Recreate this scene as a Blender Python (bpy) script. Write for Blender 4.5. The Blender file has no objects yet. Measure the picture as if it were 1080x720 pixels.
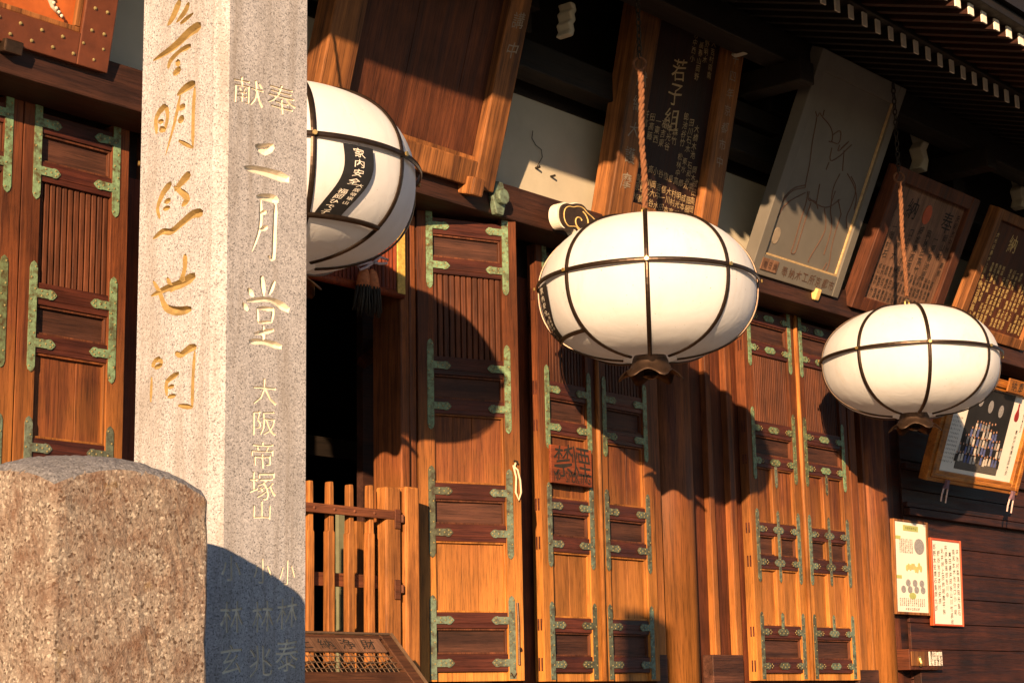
import bpy, bmesh, math, random
from mathutils import Vector, Matrix
random.seed(7)
rad = math.radians
scene = bpy.context.scene
COL = scene.collection
EYE = 1.6

# ------------------------------------------------------------------ camera
F = 1911.0
R_ = Vector((0.64840279, -0.76105862, -0.01906849))     # camera right, down, forward in world axes
D_ = Vector((0.13783809, 0.14199431, -0.98022359))
F_ = Vector((0.74871522, 0.63295134, 0.19697237))
cd = bpy.data.cameras.new('camera'); cam = bpy.data.objects.new('camera', cd); COL.objects.link(cam)
cd.sensor_width = 36; cd.lens = F / 1080 * 36; cd.clip_start = 0.05; cd.clip_end = 3000
U_ = -D_
cam.matrix_world = Matrix(((R_.x, U_.x, -F_.x, 0), (R_.y, U_.y, -F_.y, 0), (R_.z, U_.z, -F_.z, EYE), (0, 0, 0, 1)))
scene.camera = cam

# ------------------------------------------------------------------ light
TRAVEL = Vector((1.62, 1.0, -0.42)).normalized()
EL = math.asin(-TRAVEL.z); ROT = math.atan2(-TRAVEL.x, -TRAVEL.y)
w = bpy.data.worlds.new('World'); scene.world = w; w.use_nodes = True
nt = w.node_tree; bg = nt.nodes['Background']
sky = nt.nodes.new('ShaderNodeTexSky'); sky.sky_type = 'NISHITA'; sky.sun_disc = False
sky.air_density = 0.75; sky.dust_density = 0.2; sky.ozone_density = 0.9
sky.sun_elevation = EL; sky.sun_rotation = ROT
nt.links.new(sky.outputs[0], bg.inputs[0]); bg.inputs[1].default_value = 0.053
sl = bpy.data.lights.new('sun', 'SUN'); sl.energy = 5.0; sl.angle = rad(0.5); sl.color = (1.0, 0.635, 0.335)
so = bpy.data.objects.new('sun', sl); COL.objects.link(so)
so.rotation_euler = TRAVEL.to_track_quat('-Z', 'Y').to_euler(); so.location = (-30, -20, 20)
vs = scene.view_settings
vs.view_transform = 'Standard'; vs.look = 'None'; vs.gamma = 1; vs.exposure = 1.3; vs.use_curve_mapping = False
scene.cycles.max_bounces = 8; scene.cycles.diffuse_bounces = 2
try:
    scene.cycles.use_denoising = True
except Exception:
    pass

def ray(px, py):
    return R_ * (px - 540) + D_ * (py - 360) + F_ * F
def at(px, py, Y):
    r = ray(px, py); k = Y / r.y
    return Vector((r.x * k, Y, r.z * k + EYE))
def atX(px, py, X):
    r = ray(px, py); k = X / r.x
    return Vector((X, r.y * k, r.z * k + EYE))

# ------------------------------------------------------------------ materials
def newmat(name):
    m = bpy.data.materials.new(name); m.use_nodes = True
    n = m.node_tree; b = n.nodes['Principled BSDF']
    return m, n, b
def N(n, t, **kw):
    o = n.nodes.new(t)
    for k, v in kw.items():
        if k in o.inputs.keys() if hasattr(o.inputs, 'keys') else False: o.inputs[k].default_value = v
        else: setattr(o, k, v)
    return o
def coords(n, scale, rnd=True):
    tc = n.nodes.new('ShaderNodeTexCoord'); mp = n.nodes.new('ShaderNodeMapping')
    mp.inputs['Scale'].default_value = scale
    if rnd:
        oi = n.nodes.new('ShaderNodeObjectInfo'); mu = n.nodes.new('ShaderNodeMath'); mu.operation = 'MULTIPLY'
        mu.inputs[1].default_value = 37.0; n.links.new(oi.outputs['Random'], mu.inputs[0])
        ad = n.nodes.new('ShaderNodeVectorMath'); ad.operation = 'ADD'
        n.links.new(tc.outputs['Object'], ad.inputs[0]); n.links.new(mu.outputs[0], ad.inputs[1])
        n.links.new(ad.outputs[0], mp.inputs[0])
    else:
        n.links.new(tc.outputs['Object'], mp.inputs[0])
    return mp.outputs[0]
def noise(n, vec, scale, detail=4, rough=.6, dist=0):
    t = n.nodes.new('ShaderNodeTexNoise'); n.links.new(vec, t.inputs['Vector'])
    t.inputs['Scale'].default_value = scale; t.inputs['Detail'].default_value = detail
    t.inputs['Roughness'].default_value = rough; t.inputs['Distortion'].default_value = dist
    return t.outputs['Fac']
def ramp(n, fac, stops):
    r = n.nodes.new('ShaderNodeValToRGB'); n.links.new(fac, r.inputs[0]); e = r.color_ramp.elements
    while len(e) < len(stops): e.new(.5)
    for i, (p, c) in enumerate(stops):
        e[i].position = p; e[i].color = (c[0], c[1], c[2], 1) if not isinstance(c, (int, float)) else (c, c, c, 1)
    return r.outputs[0]
def mix(n, a, b, fac, mode='MIX'):
    m = n.nodes.new('ShaderNodeMix'); m.data_type = 'RGBA'; m.blend_type = mode
    for s, v in ((0, fac), (6, a), (7, b)):
        if isinstance(v, (int, float)): m.inputs[s].default_value = v
        elif isinstance(v, (tuple, list)): m.inputs[s].default_value = (v[0], v[1], v[2], 1)
        else: n.links.new(v, m.inputs[s])
    return m.outputs[2]
def bump(n, b, h, strength, dist=.01):
    bp = n.nodes.new('ShaderNodeBump'); bp.inputs['Strength'].default_value = strength; bp.inputs['Distance'].default_value = dist
    n.links.new(h, bp.inputs['Height']); n.links.new(bp.outputs[0], b.inputs['Normal'])

def wood(name, dark, light, axis='y', rough=.62, weather=None, gs=1.0, bstr=.35):
    m, n, b = newmat(name)
    s = {'x': (.55, 14, 14), 'y': (14, .55, 14), 'z': (14, 14, .55)}[axis]
    s = tuple(v * gs for v in s)
    v = coords(n, s); v2 = coords(n, (1.3, 1.3, 1.3))
    g = noise(n, v, 1.6, 7, .62, .7); fine = noise(n, v, 9, 5, .7)
    big = noise(n, v2, 1.4, 4, .6)
    c = ramp(n, g, [(.30, dark), (.52, [(a + q) / 2 for a, q in zip(dark, light)]), (.72, light)])
    lines = ramp(n, fine, [(.36, .34), (.50, 1.0), (.66, 1.12)])
    c = mix(n, c, lines, .8, 'MULTIPLY')
    tone = ramp(n, big, [(.28, .42), (.5, .95), (.74, 1.4)])
    c = mix(n, c, tone, .85, 'MULTIPLY')
    streak = noise(n, coords(n, tuple(v * .28 for v in s)), 1.7, 4, .6, .3)
    c = mix(n, c, ramp(n, streak, [(.3, .55), (.5, 1.0), (.72, 1.35)]), .8, 'MULTIPLY')
    if weather:                                   # bleached grey-yellow patches where rain has reached the boards
        tc = n.nodes.new('ShaderNodeTexCoord'); sp = n.nodes.new('ShaderNodeSeparateXYZ'); n.links.new(tc.outputs['Object'], sp.inputs[0])
        ad = n.nodes.new('ShaderNodeMath'); ad.operation = 'MULTIPLY_ADD'; n.links.new(big, ad.inputs[0]); ad.inputs[1].default_value = 1.8
        n.links.new(sp.outputs['Y' if axis != 'z' else 'Z'], ad.inputs[2])
        f = ramp(n, ad.outputs[0], [(0, 0), (1, 1)])
        mr = n.nodes.new('ShaderNodeMapRange'); n.links.new(ad.outputs[0], mr.inputs[0])
        mr.inputs[1].default_value = weather[1]; mr.inputs[2].default_value = weather[2]; mr.inputs[3].default_value = 1; mr.inputs[4].default_value = 0
        wc = mix(n, weather[0], lines, .75, 'MULTIPLY'); wc = mix(n, wc, tone, .7, 'MULTIPLY'); wc = mix(n, wc, ramp(n, streak, [(.3, .38), (.5, .92), (.70, 1.5)]), .85, 'MULTIPLY')
        c = mix(n, c, wc, mr.outputs[0])
    n.links.new(c, b.inputs['Base Color'])
    rr = ramp(n, g, [(.2, rough - .12), (.8, rough + .15)]); n.links.new(rr, b.inputs['Roughness'])
    b.inputs['Specular IOR Level'].default_value = .3
    bump(n, b, fine, bstr, .006)
    return m

def granite(name, base, darkspeck, lightspeck, scale, rough=.8, bstr=.25, stain=None, warm=None, streak=None):
    m, n, b = newmat(name)
    v = coords(n, (1, 1, 1), False)
    vo = n.nodes.new('ShaderNodeTexVoronoi'); n.links.new(v, vo.inputs['Vector']); vo.inputs['Scale'].default_value = scale
    sp = n.nodes.new('ShaderNodeSeparateColor'); n.links.new(vo.outputs['Color'], sp.inputs[0])
    c = ramp(n, sp.outputs[0], [(0, darkspeck), (.16, [x * .75 for x in base]), (.45, base), (.8, base), (1, lightspeck)])
    f = noise(n, v, scale * .55, 5, .75)
    c = mix(n, c, ramp(n, f, [(.32, .55), (.5, 1.0), (.7, 1.15)]), .8, 'MULTIPLY')
    big = noise(n, v, 7.0, 5, .65)
    c = mix(n, c, ramp(n, big, [(.3, .8), (.7, 1.12)]), .8, 'MULTIPLY')
    if warm:
        c = mix(n, c, warm, ramp(n, noise(n, v, 16, 5, .7), [(.42, 0), (.68, .85)]))
    if streak:                                   # rain streaks running down the faces
        sv = coords(n, (22, 22, 1.6), False)
        c = mix(n, c, streak, ramp(n, noise(n, sv, 1.0, 5, .65, .4), [(.47, 0), (.72, .75)]))
    if stain:
        c = mix(n, c, stain, ramp(n, noise(n, v, 10, 5, .7, .4), [(.62, 0), (.74, .8)]))
    n.links.new(c, b.inputs['Base Color']); b.inputs['Roughness'].default_value = rough
    b.inputs['Specular IOR Level'].default_value = .25
    bump(n, b, f, bstr, .012)
    return m

def plain(name, col, rough=.6, metal=0, var=.3, vs_=8, bstr=.1, spec=.4):
    m, n, b = newmat(name)
    v = coords(n, (1, 1, 1)); f = noise(n, v, vs_, 5, .65)
    c = mix(n, tuple(col), ramp(n, f, [(.25, 1 - var), (.75, 1 + var)]), 1.0, 'MULTIPLY')
    n.links.new(c, b.inputs['Base Color']); b.inputs['Roughness'].default_value = rough; b.inputs['Metallic'].default_value = metal
    b.inputs['Specular IOR Level'].default_value = spec
    if bstr: bump(n, b, noise(n, v, vs_ * 6, 4, .6), bstr, .004)
    return m

def verdigris(name, green, brown):
    m, n, b = newmat(name)
    v = coords(n, (1, 1, 1)); f = noise(n, v, 26, 6, .72)
    c = ramp(n, f, [(.36, brown), (.52, green), (.70, [min(1, x * 1.5) for x in green])])
    oi = n.nodes.new('ShaderNodeObjectInfo'); c = mix(n, c, ramp(n, oi.outputs['Random'], [(0, (.62, .55, .45)), (.5, (1, 1, 1)), (1, (1.0, 1.15, 1.1))]), 1, 'MULTIPLY')
    c = mix(n, c, (.05, .035, .02), ramp(n, noise(n, coords(n, (1, 1, 1)), 7, 4, .6), [(.55, 0), (.7, .7)]))
    n.links.new(c, b.inputs['Base Color']); b.inputs['Roughness'].default_value = .55; b.inputs['Metallic'].default_value = .12
    bump(n, b, noise(n, v, 90, 3, .6), .4, .003)
    return m

M = {}
WEA = ((.52, .20, .045), 1.1, 3.3)
M['stile'] = wood('door_stile_wood', (.055, .016, .008), (.18, .055, .018), 'y', weather=((.48, .195, .040), 1.0, 2.9))
M['board'] = wood('door_board_wood', (.075, .022, .010), (.23, .075, .022), 'y', weather=((.47, .195, .043), .8, 2.4))
M['slat'] = wood('door_slat_wood', (.05, .017, .010), (.14, .046, .020), 'y')
M['rail'] = wood('door_rail_wood', (.030, .008, .006), (.10, .026, .015), 'x', .5)
M['small'] = wood('door_small_panel_wood', (.030, .012, .009), (.095, .038, .024), 'x')
M['column'] = wood('column_wood', (.07, .020, .009), (.24, .078, .022), 'z', weather=((.42, .165, .036), 2.2, 4.2))
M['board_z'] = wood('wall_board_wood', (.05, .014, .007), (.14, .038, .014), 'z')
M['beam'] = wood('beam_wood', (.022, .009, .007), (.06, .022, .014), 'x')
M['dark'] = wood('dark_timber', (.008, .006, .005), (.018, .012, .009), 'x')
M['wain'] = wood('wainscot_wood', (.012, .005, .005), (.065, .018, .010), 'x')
M['fence'] = wood('fence_wood', (.16, .055, .016), (.44, .18, .046), 'y')
M['fence_rail'] = wood('fence_rail_wood', (.10, .03, .016), (.2, .07, .03), 'x')
M['frame_lit'] = wood('panel_frame_wood', (.07, .026, .011), (.36, .145, .045), 'y', gs=.6)
M['panel_brown'] = wood('panel_brown_wood', (.045, .014, .008), (.13, .040, .016), 'y')
M['panel_dark'] = wood('panel_dark_wood', (.014, .006, .006), (.042, .015, .010), 'y')
M['panel_grey'] = plain('panel_grey_board', (.125, .116, .104), .7, 0, .14, 3, .06)
M['panel_paper'] = wood('panel_pale_wood', (.13, .065, .042), (.24, .13, .08), 'y')
M['orange_frame'] = wood('orange_frame_wood', (.26, .085, .016), (.48, .19, .036), 'x', .45)
M['plaster'] = plain('plaster', (.42, .39, .32), .9, 0, .1, 3, .12)
M['granite'] = granite('pillar_granite', (.375, .38, .42), (.135, .138, .155), (.48, .485, .53), 420, .78, .2, streak=(.20, .18, .165))
M['granite_rough'] = granite('post_granite', (.41, .345, .30), (.12, .08, .06), (.70, .64, .57), 250, .9, 1.0, stain=(.36, .25, .10), warm=(.20, .11, .075))
M['granite_skylit'] = granite('post_top_skylit_granite', (.20, .205, .235), (.10, .10, .115), (.29, .295, .33), 300, .9, .7)  # sky light and grazing sun on the dome are painted into this grey
M['groove_ochre'] = plain('carved_ochre', (.27, .19, .075), .85, 0, .4, 40, .3)
M['groove_pale'] = plain('carved_pale', (.70, .64, .54), .85, 0, .2, 40, .3)
M['bronze_green'] = verdigris('bronze_green', (.16, .24, .145), (.085, .06, .025))
M['bronze_grey'] = verdigris('bronze_grey', (.115, .145, .112), (.055, .042, .028))
M['stud'] = plain('brass_stud', (.32, .27, .13), .45, .5, .3, 30, 0)
M['rib'] = plain('lantern_bronze', (.05, .034, .026), .38, .75, .35, 20, .1)
M['cap'] = plain('lantern_cap_bronze', (.055, .034, .024), .45, .7, .4, 20, .2)
M['brass'] = plain('brass', (.5, .36, .14), .35, .8, .3, 20, .1)
M['chain'] = plain('iron_chain', (.03, .025, .02), .6, .5, .3, 30, .1)
M['rope'] = plain('orange_wrap', (.16, .066, .03), .85, 0, .55, 24, .5)
M['band'] = plain('black_silk', (.014, .014, .016), .5, 0, .3, 20, .1)
M['goldtext'] = plain('gold_leaf', (.62, .44, .17), .6, 0, .25, 30, 0)
M['palegold'] = plain('faded_gilt', (.42, .30, .16), .7, 0, .3, 30, 0)
M['graytext'] = plain('faded_paint', (.26, .21, .16), .8, 0, .25, 30, 0)
M['ink'] = plain('ink', (.018, .015, .013), .8, 0, .2, 30, 0)
M['inksoft'] = plain('faded_ink', (.09, .045, .03), .8, 0, .3, 30, 0)
M['white'] = plain('white_paint', (.74, .70, .62), .85, 0, .16, 14, .15)
M['paper'] = plain('paper', (.74, .70, .64), .8, 0, .04, 6, 0)
M['photo_dark'] = plain('photo_print', (.016, .015, .016), .35, 0, .4, 6, 0)
M['photo_ground'] = plain('photo_ground', (.10, .085, .075), .4, 0, .3, 30, 0)
M['skin'] = plain('print_skin', (.45, .24, .16), .5, 0, .2, 30, 0)
M['blue'] = plain('print_blue', (.10, .12, .28), .5, 0, .4, 40, 0)
M['cream'] = plain('print_cream', (.6, .53, .46), .5, 0, .2, 40, 0)
M['printgrey'] = plain('print_grey', (.26, .25, .26), .5, 0, .5, 60, 0)
M['redlac'] = plain('red_lacquer', (.42, .07, .018), .4, 0, .2, 10, 0)
M['red'] = plain('red_print', (.25, .02, .02), .5, 0, .2, 10, 0)
M['green'] = plain('green_print', (.38, .42, .14), .6, 0, .2, 10, 0)
M['screen'] = plain('screen_cloth', (.14, .15, .10), .8, 0, .2, 10, 0)
M['pink'] = plain('pink_cord', (.55, .42, .42), .8, 0, .1, 10, 0)
M['mauve'] = plain('mauve_clip', (.16, .09, .12), .6, 0, .2, 20, 0)
M['redcloth'] = wood('red_blind_bamboo', (.16, .026, .010), (.30, .055, .015), 'y', .6)
M['goldcloth'] = plain('gold_brocade', (.5, .34, .08), .6, 0, .5, 40, .2)
M['tassel'] = plain('lit_tassel_thread', (.48, .16, .06), .8, 0, .4, 40, .6)
M['tasselshade'] = plain('shaded_tassel_thread', (.035, .03, .022), .8, 0, .4, 40, .6)  # shade on the lower tassel put into the thread colour; head coloured as lit
M['wire'] = plain('iron_wire', (.13, .08, .05), .6, .4, .3, 30, 0)
M['cord'] = plain('white_cord', (.6, .5, .36), .8, 0, .2, 40, .2)
M['paint_orange'] = plain('painted_orange', (.40, .10, .022), .55, 0, .35, 5, .1)
M['paint_frame'] = plain('painted_frame', (.11, .032, .014), .5, 0, .3, 8, .2)
M['paint_brown'] = plain('painted_brown', (.10, .03, .014), .6, 0, .3, 8, .1)
M['carve_black'] = plain('carved_black', (.03, .018, .012), .6, 0, .4, 20, .2)
M['ground'] = granite('ground_gravel', (.07, .066, .06), (.035, .03, .028), (.11, .1, .09), 40, .95, .4)
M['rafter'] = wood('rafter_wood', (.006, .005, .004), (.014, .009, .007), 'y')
M['rafter_red'] = wood('flying_rafter_wood', (.022, .007, .005), (.055, .016, .008), 'y')
M['mesh_wood'] = wood('box_wood', (.035, .014, .008), (.095, .038, .018), 'x')

def fabric():
    m, n, b = newmat('lantern_cloth')
    v = coords(n, (1, 1, 1)); f = noise(n, v, 5, 3, .5); g = noise(n, v, 150, 2, .5)
    st = coords(n, (7, 7, 1.0)); fold = noise(n, st, 1.1, 3, .55, 1.0)
    c = mix(n, (.80, .84, .92), ramp(n, f, [(.3, .94), (.7, 1.03)]), 1, 'MULTIPLY')
    c = mix(n, c, (.62, .56, .46), ramp(n, noise(n, coords(n, (3, 3, 1)), 1.6, 5, .65, .6), [(.58, 0), (.8, .35)]))
    c = mix(n, c, (.25, .2, .14), ramp(n, noise(n, v, 55, 2, .4), [(.74, 0), (.78, .5)]))
    df = n.nodes.new('ShaderNodeBsdfDiffuse'); tr = n.nodes.new('ShaderNodeBsdfTranslucent'); mx = n.nodes.new('ShaderNodeMixShader')
    mx.inputs[0].default_value = .34
    for s in (df, tr): n.links.new(c, s.inputs[0])
    tr_c = mix(n, c, (.9, .85, .8), 1, 'MULTIPLY'); n.links.new(tr_c, tr.inputs[0])
    bp = n.nodes.new('ShaderNodeBump'); bp.inputs['Strength'].default_value = .32; bp.inputs['Distance'].default_value = .012
    n.links.new(fold, bp.inputs['Height']); n.links.new(bp.outputs[0], df.inputs['Normal'])
    n.links.new(df.outputs[0], mx.inputs[1]); n.links.new(tr.outputs[0], mx.inputs[2])
    n.links.new(mx.outputs[0], n.nodes['Material Output'].inputs[0])
    return m
M['fabric'] = fabric()

# ------------------------------------------------------------------ mesh helpers
class MB:
    def __init__(s): s.v = []; s.f = []; s.m = []
    def add(s, vs, fs, mi=0):
        o = len(s.v); s.v += [tuple(p) for p in vs]; s.f += [tuple(i + o for i in f) for f in fs]; s.m += [mi] * len(fs)
        return s
    def box(s, lo, hi, mi=0, mat=None):
        x0, y0, z0 = lo; x1, y1, z1 = hi
        vs = [Vector(p) for p in ((x0, y0, z0), (x1, y0, z0), (x1, y1, z0), (x0, y1, z0), (x0, y0, z1), (x1, y0, z1), (x1, y1, z1), (x0, y1, z1))]
        if mat: vs = [mat @ p for p in vs]
        return s.add(vs, [(0, 3, 2, 1), (4, 5, 6, 7), (0, 1, 5, 4), (1, 2, 6, 5), (2, 3, 7, 6), (3, 0, 4, 7)], mi)
    def prism(s, pts, z0, z1, mi=0, fn=None):
        n = len(pts)
        a = sum(pts[i][0] * pts[(i + 1) % n][1] - pts[(i + 1) % n][0] * pts[i][1] for i in range(n))
        if a < 0: pts = pts[::-1]
        vs = [Vector((p[0], p[1], z0)) for p in pts] + [Vector((p[0], p[1], z1)) for p in pts]
        if fn: vs = [fn(p) for p in vs]
        return s.add(vs, [tuple(range(n - 1, -1, -1)), tuple(range(n, 2 * n))] + [(i, (i + 1) % n, (i + 1) % n + n, i + n) for i in range(n)], mi)
    def tube(s, pts, r, n=8, mi=0, cap=True, close=False):
        pts = [Vector(p) for p in pts]; L = len(pts); rs = r if isinstance(r, (list, tuple)) else [r] * L
        rings = []
        prev = None
        for i, p in enumerate(pts):
            d = (pts[(i + 1) % L] - pts[i - 1]) if close else (pts[min(i + 1, L - 1)] - pts[max(i - 1, 0)])
            d.normalize()
            a = prev if prev is not None else (Vector((0, 0, 1)) if abs(d.z) < .9 else Vector((1, 0, 0)))
            u = (a - d * a.dot(d)); u = u.normalized() if u.length > 1e-6 else d.orthogonal().normalized()
            prev = u; q = d.cross(u)
            rings.append([p + (u * math.cos(t) + q * math.sin(t)) * rs[i] for t in [2 * math.pi * k / n for k in range(n)]])
        vs = [p for rg in rings for p in rg]; fs = []
        for i in range(L if close else L - 1):
            j = (i + 1) % L
            for k in range(n): fs.append((i * n + k, i * n + (k + 1) % n, j * n + (k + 1) % n, j * n + k))
        if cap and not close: fs += [tuple(range(n - 1, -1, -1)), tuple(range((L - 1) * n, L * n))]
        return s.add(vs, fs, mi)
    def dome(s, c, r, h, ax=None, n=6, mi=0):
        # small dome in local xy with height along z
        x, y, z = c
        vs = [(x, y, z + h)] + [(x + .6 * r * math.cos(2 * math.pi * k / n), y + .6 * r * math.sin(2 * math.pi * k / n), z + .8 * h) for k in range(n)] + [(x + r * math.cos(2 * math.pi * k / n), y + r * math.sin(2 * math.pi * k / n), z) for k in range(n)]
        fs = [(0, 1 + k, 1 + (k + 1) % n) for k in range(n)] + [(1 + k, 1 + n + k, 1 + n + (k + 1) % n, 1 + (k + 1) % n) for k in range(n)]
        return s.add(vs, fs, mi)
    def disc(s, c, r, z0, z1, n=16, mi=0, ry=None):
        ry = ry or r
        return s.prism([(c[0] + r * math.cos(2 * math.pi * k / n), c[1] + ry * math.sin(2 * math.pi * k / n)) for k in range(n)], z0, z1, mi)
    def build(s, name, mats, parent=None, smooth=False, bevel=0, mat_world=None):
        me = bpy.data.meshes.new(name); me.from_pydata(s.v, [], s.f)
        mats = mats if isinstance(mats, (list, tuple)) else [mats]
        for m in mats: me.materials.append(m)
        for p, i in zip(me.polygons, s.m):
            p.material_index = i; p.use_smooth = smooth
        me.update()
        o = bpy.data.objects.new(name, me); COL.objects.link(o)
        if parent: o.parent = parent
        if mat_world is not None: o.matrix_world = mat_world
        if bevel:
            b = o.modifiers.new('bevel', 'BEVEL'); b.width = bevel; b.segments = 2; b.limit_method = 'ANGLE'; b.angle_limit = rad(40)
        return o

def tag(o, label, cat, group=None, kind=None):
    o['label'] = label; o['category'] = cat
    if group: o['group'] = group
    if kind: o['kind'] = kind
    return o
def structure(o): o['kind'] = 'structure'; return o
def frame(name, origin, xd=(1, 0, 0), yd=(0, 0, 1), label=None, cat=None, group=None):
    """Empty whose local x runs right, y up and z towards the viewer"""
    o = bpy.data.objects.new(name, None); COL.objects.link(o); o.empty_display_size = .1
    x = Vector(xd).normalized(); y = Vector(yd).normalized(); z = x.cross(y)
    o.matrix_world = Matrix(((x.x, y.x, z.x, origin[0]), (x.y, y.y, z.y, origin[1]), (x.z, y.z, z.z, origin[2]), (0, 0, 0, 1)))
    if label: tag(o, label, cat, group)
    return o
def children(o): return [c for c in bpy.data.objects if c.parent == o]
def copy_tree(o, parent=None):
    c = o.copy(); COL.objects.link(c)
    if parent is not None: c.parent = parent
    for ch in children(o): copy_tree(ch, c)
    return c

# lettering -------------------------------------------------------
_gl = {}
def glyph(ch, res=2, bold=0.0):
    k = (ch, res, bold)
    if k in _gl: return _gl[k]
    c = bpy.data.curves.new('lettering', 'FONT'); c.body = ch; c.resolution_u = res; c.offset = bold
    o = bpy.data.objects.new('lettering', c); COL.objects.link(o)
    dg = bpy.context.evaluated_depsgraph_get(); me = bpy.data.meshes.new_from_object(o.evaluated_get(dg), depsgraph=dg)
    vs = [v.co.copy() for v in me.vertices]; fs = [tuple(p.vertices) for p in me.polygons]
    bpy.data.objects.remove(o); bpy.data.curves.remove(c); bpy.data.meshes.remove(me)
    if vs:
        x0 = min(v.x for v in vs); x1 = max(v.x for v in vs); y0 = min(v.y for v in vs); y1 = max(v.y for v in vs)
        cx, cy = (x0 + x1) / 2, (y0 + y1) / 2
        s = 1 / .92
        vs = [((v.x - cx) * s, (v.y - cy) * s) for v in vs]
    _gl[k] = (vs, fs); return _gl[k]
def put(mb, ch, cx, cy, sx, sy=None, z=.003, mi=0, res=1, shear=.10, fn=None, rot=0, bold=0.0):
    """brush-like character: slanted up to the right, slightly uneven"""
    vs, fs = glyph(ch, res, bold); sy = sy or sx
    a, b2, c2 = random.uniform(-.05, .05), random.uniform(-.05, .05), random.uniform(0, 6)
    out = []
    ca, sa = math.cos(rot), math.sin(rot)
    for x, y in vs:
        xx = x + .05 * math.sin(4 * y + c2) + a * y
        yy = y + shear * x + .04 * math.sin(5 * x + c2) + b2 * x * x
        X, Y = xx * sx, yy * sy
        X, Y = X * ca - Y * sa, X * sa + Y * ca
        p = Vector((cx + X, cy + Y, z)); out.append(fn(p) if fn else p)
    mb.add(out, fs, mi)
def column_text(mb, txt, x, y, s, step=None, **kw):
    for i, ch in enumerate(txt):
        if ch != ' ': put(mb, ch, x, y - i * (step or s * 1.12), s, **kw)
KAN = '山田中村木本川口大小林石井上高橋正一清水吉野池西北南東原和子美信平成太郎光明春秋谷松竹安藤森岡島'
def kan(n): return ''.join(random.choice(KAN) for _ in range(n))

# ------------------------------------------------------------------ ground
g = MB(); g.add([(-900, -900, 0), (900, -900, 0), (900, 900, 0), (-900, 900, 0)], [(0, 1, 2, 3)])
structure(g.build('ground', M['ground']))

# ------------------------------------------------------------------ the hall
hall = bpy.data.objects.new('temple_hall', None); COL.objects.link(hall); hall.location = (0, 8, 0)
tag(hall, 'old wooden temple hall with deep eaves, white plaster band and tall panelled doors', 'building')
bpy.context.view_layer.update()
def hpart(mb, name, m, parent=None, **kw):
    # geometry given in world axes, moved to the hall's own origin
    mb.v = [(x, y - 8, z) for x, y, z in mb.v]
    return mb.build(name, m, parent or hall, **kw)
E_ = EYE
# veranda floor of planks
mb = MB()
for i in range(6):
    y0 = 6.92 + i * .21; mb.box((-1, y0, 1.44), (26, y0 + .205, 1.50))
hpart(mb, 'veranda_floor', M['wain'], bevel=.004)
mb = MB()
for i in range(10): mb.box((-.6 + i * 2.9, 7.05, 0), (-.36 + i * 2.9, 7.29, 1.44))
mb.box((-1, 7.4, 0), (26, 7.5, 1.44)); hpart(mb, 'veranda_support', M['dark'])
# solid walls behind the fittings
def wallbox(x0, x1, z0, z1, y0=8.09, y1=8.2, name='wall', m='board_z', **kw):
    mb = MB(); mb.box((x0, y0, z0 + E_), (x1, y1, z1 + E_)); return hpart(mb, name, M[m], **kw)
XO0, XO1 = 6.78, 8.36                                # the open bay
wallbox(-1, XO0, -.1, 3.0)
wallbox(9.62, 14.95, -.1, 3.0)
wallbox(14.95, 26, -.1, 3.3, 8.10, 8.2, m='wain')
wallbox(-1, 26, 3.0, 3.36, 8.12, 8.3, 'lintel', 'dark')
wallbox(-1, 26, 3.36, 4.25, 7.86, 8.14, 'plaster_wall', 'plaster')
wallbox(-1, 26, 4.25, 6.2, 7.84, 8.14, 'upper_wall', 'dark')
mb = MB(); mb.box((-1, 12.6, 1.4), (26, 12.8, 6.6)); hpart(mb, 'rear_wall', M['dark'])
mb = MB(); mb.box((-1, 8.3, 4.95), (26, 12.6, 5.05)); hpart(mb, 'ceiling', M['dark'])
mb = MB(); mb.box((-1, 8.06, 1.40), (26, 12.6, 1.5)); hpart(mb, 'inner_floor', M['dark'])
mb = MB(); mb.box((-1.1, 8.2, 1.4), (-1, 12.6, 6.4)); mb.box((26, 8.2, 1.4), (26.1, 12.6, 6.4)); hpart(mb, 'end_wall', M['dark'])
# inner board seen through the opening, in the sun below the lantern's shadow
a = at(383, 520, 8.7); b = at(452, 520, 8.7)
mb = MB(); mb.box((a.x, 8.7, 1.5), (b.x, 8.76, 4.6)); hpart(mb, 'inner_partition', M['beam'])
# long beam over the doors
mb = MB(); mb.box((-1, 7.68, 3.235 + E_), (26, 8.0, 3.48 + E_)); hpart(mb, 'beam', M['beam'], bevel=.012)
# columns
def column(X, Y, r):
    mb = MB(); mb.tube([(X, Y, 1.5), (X, Y, 3.3 + E_)], r, 32)
    return hpart(mb, 'column', M['column'], smooth=False)
for X in (3.9, 6.5, at(727, 560, 7.95).x, at(938, 620, 7.95).x, 18.4, 22):
    c = column(X, 8.17, .225)
    for p in c.data.polygons: p.use_smooth = len(p.vertices) == 4
# jambs, posts and sills beside the doors
def strip(px0, px1, py, Y0, Y1, z0, z1, name, m, bev=.006):
    a = at(px0, py, Y0); b = at(px1, py, Y0)
    mb = MB(); mb.box((a.x, Y0, z0 + E_), (b.x, Y1, z1 + E_)); return hpart(mb, name, M[m], bevel=bev)
strip(692, 700, 600, 8.01, 8.09, .0, 3.0, 'door_jamb', 'column')
strip(752, 757, 600, 8.03, 8.09, .0, 3.0, 'door_jamb', 'column')
strip(774, 780, 600, 8.03, 8.09, .0, 3.0, 'door_jamb', 'column')
strip(903, 910, 600, 8.01, 8.09, .0, 3.0, 'door_jamb', 'column')
strip(916, 921, 600, 8.03, 8.09, .0, 3.0, 'door_jamb', 'column')
strip(752, 784, 690, 7.99, 8.09, .0, at(768, 690, 7.99).z - E_, 'sill', 'small')
strip(906, 927, 706, 7.99, 8.09, .0, at(916, 706, 7.99).z - E_, 'sill', 'small')
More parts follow.
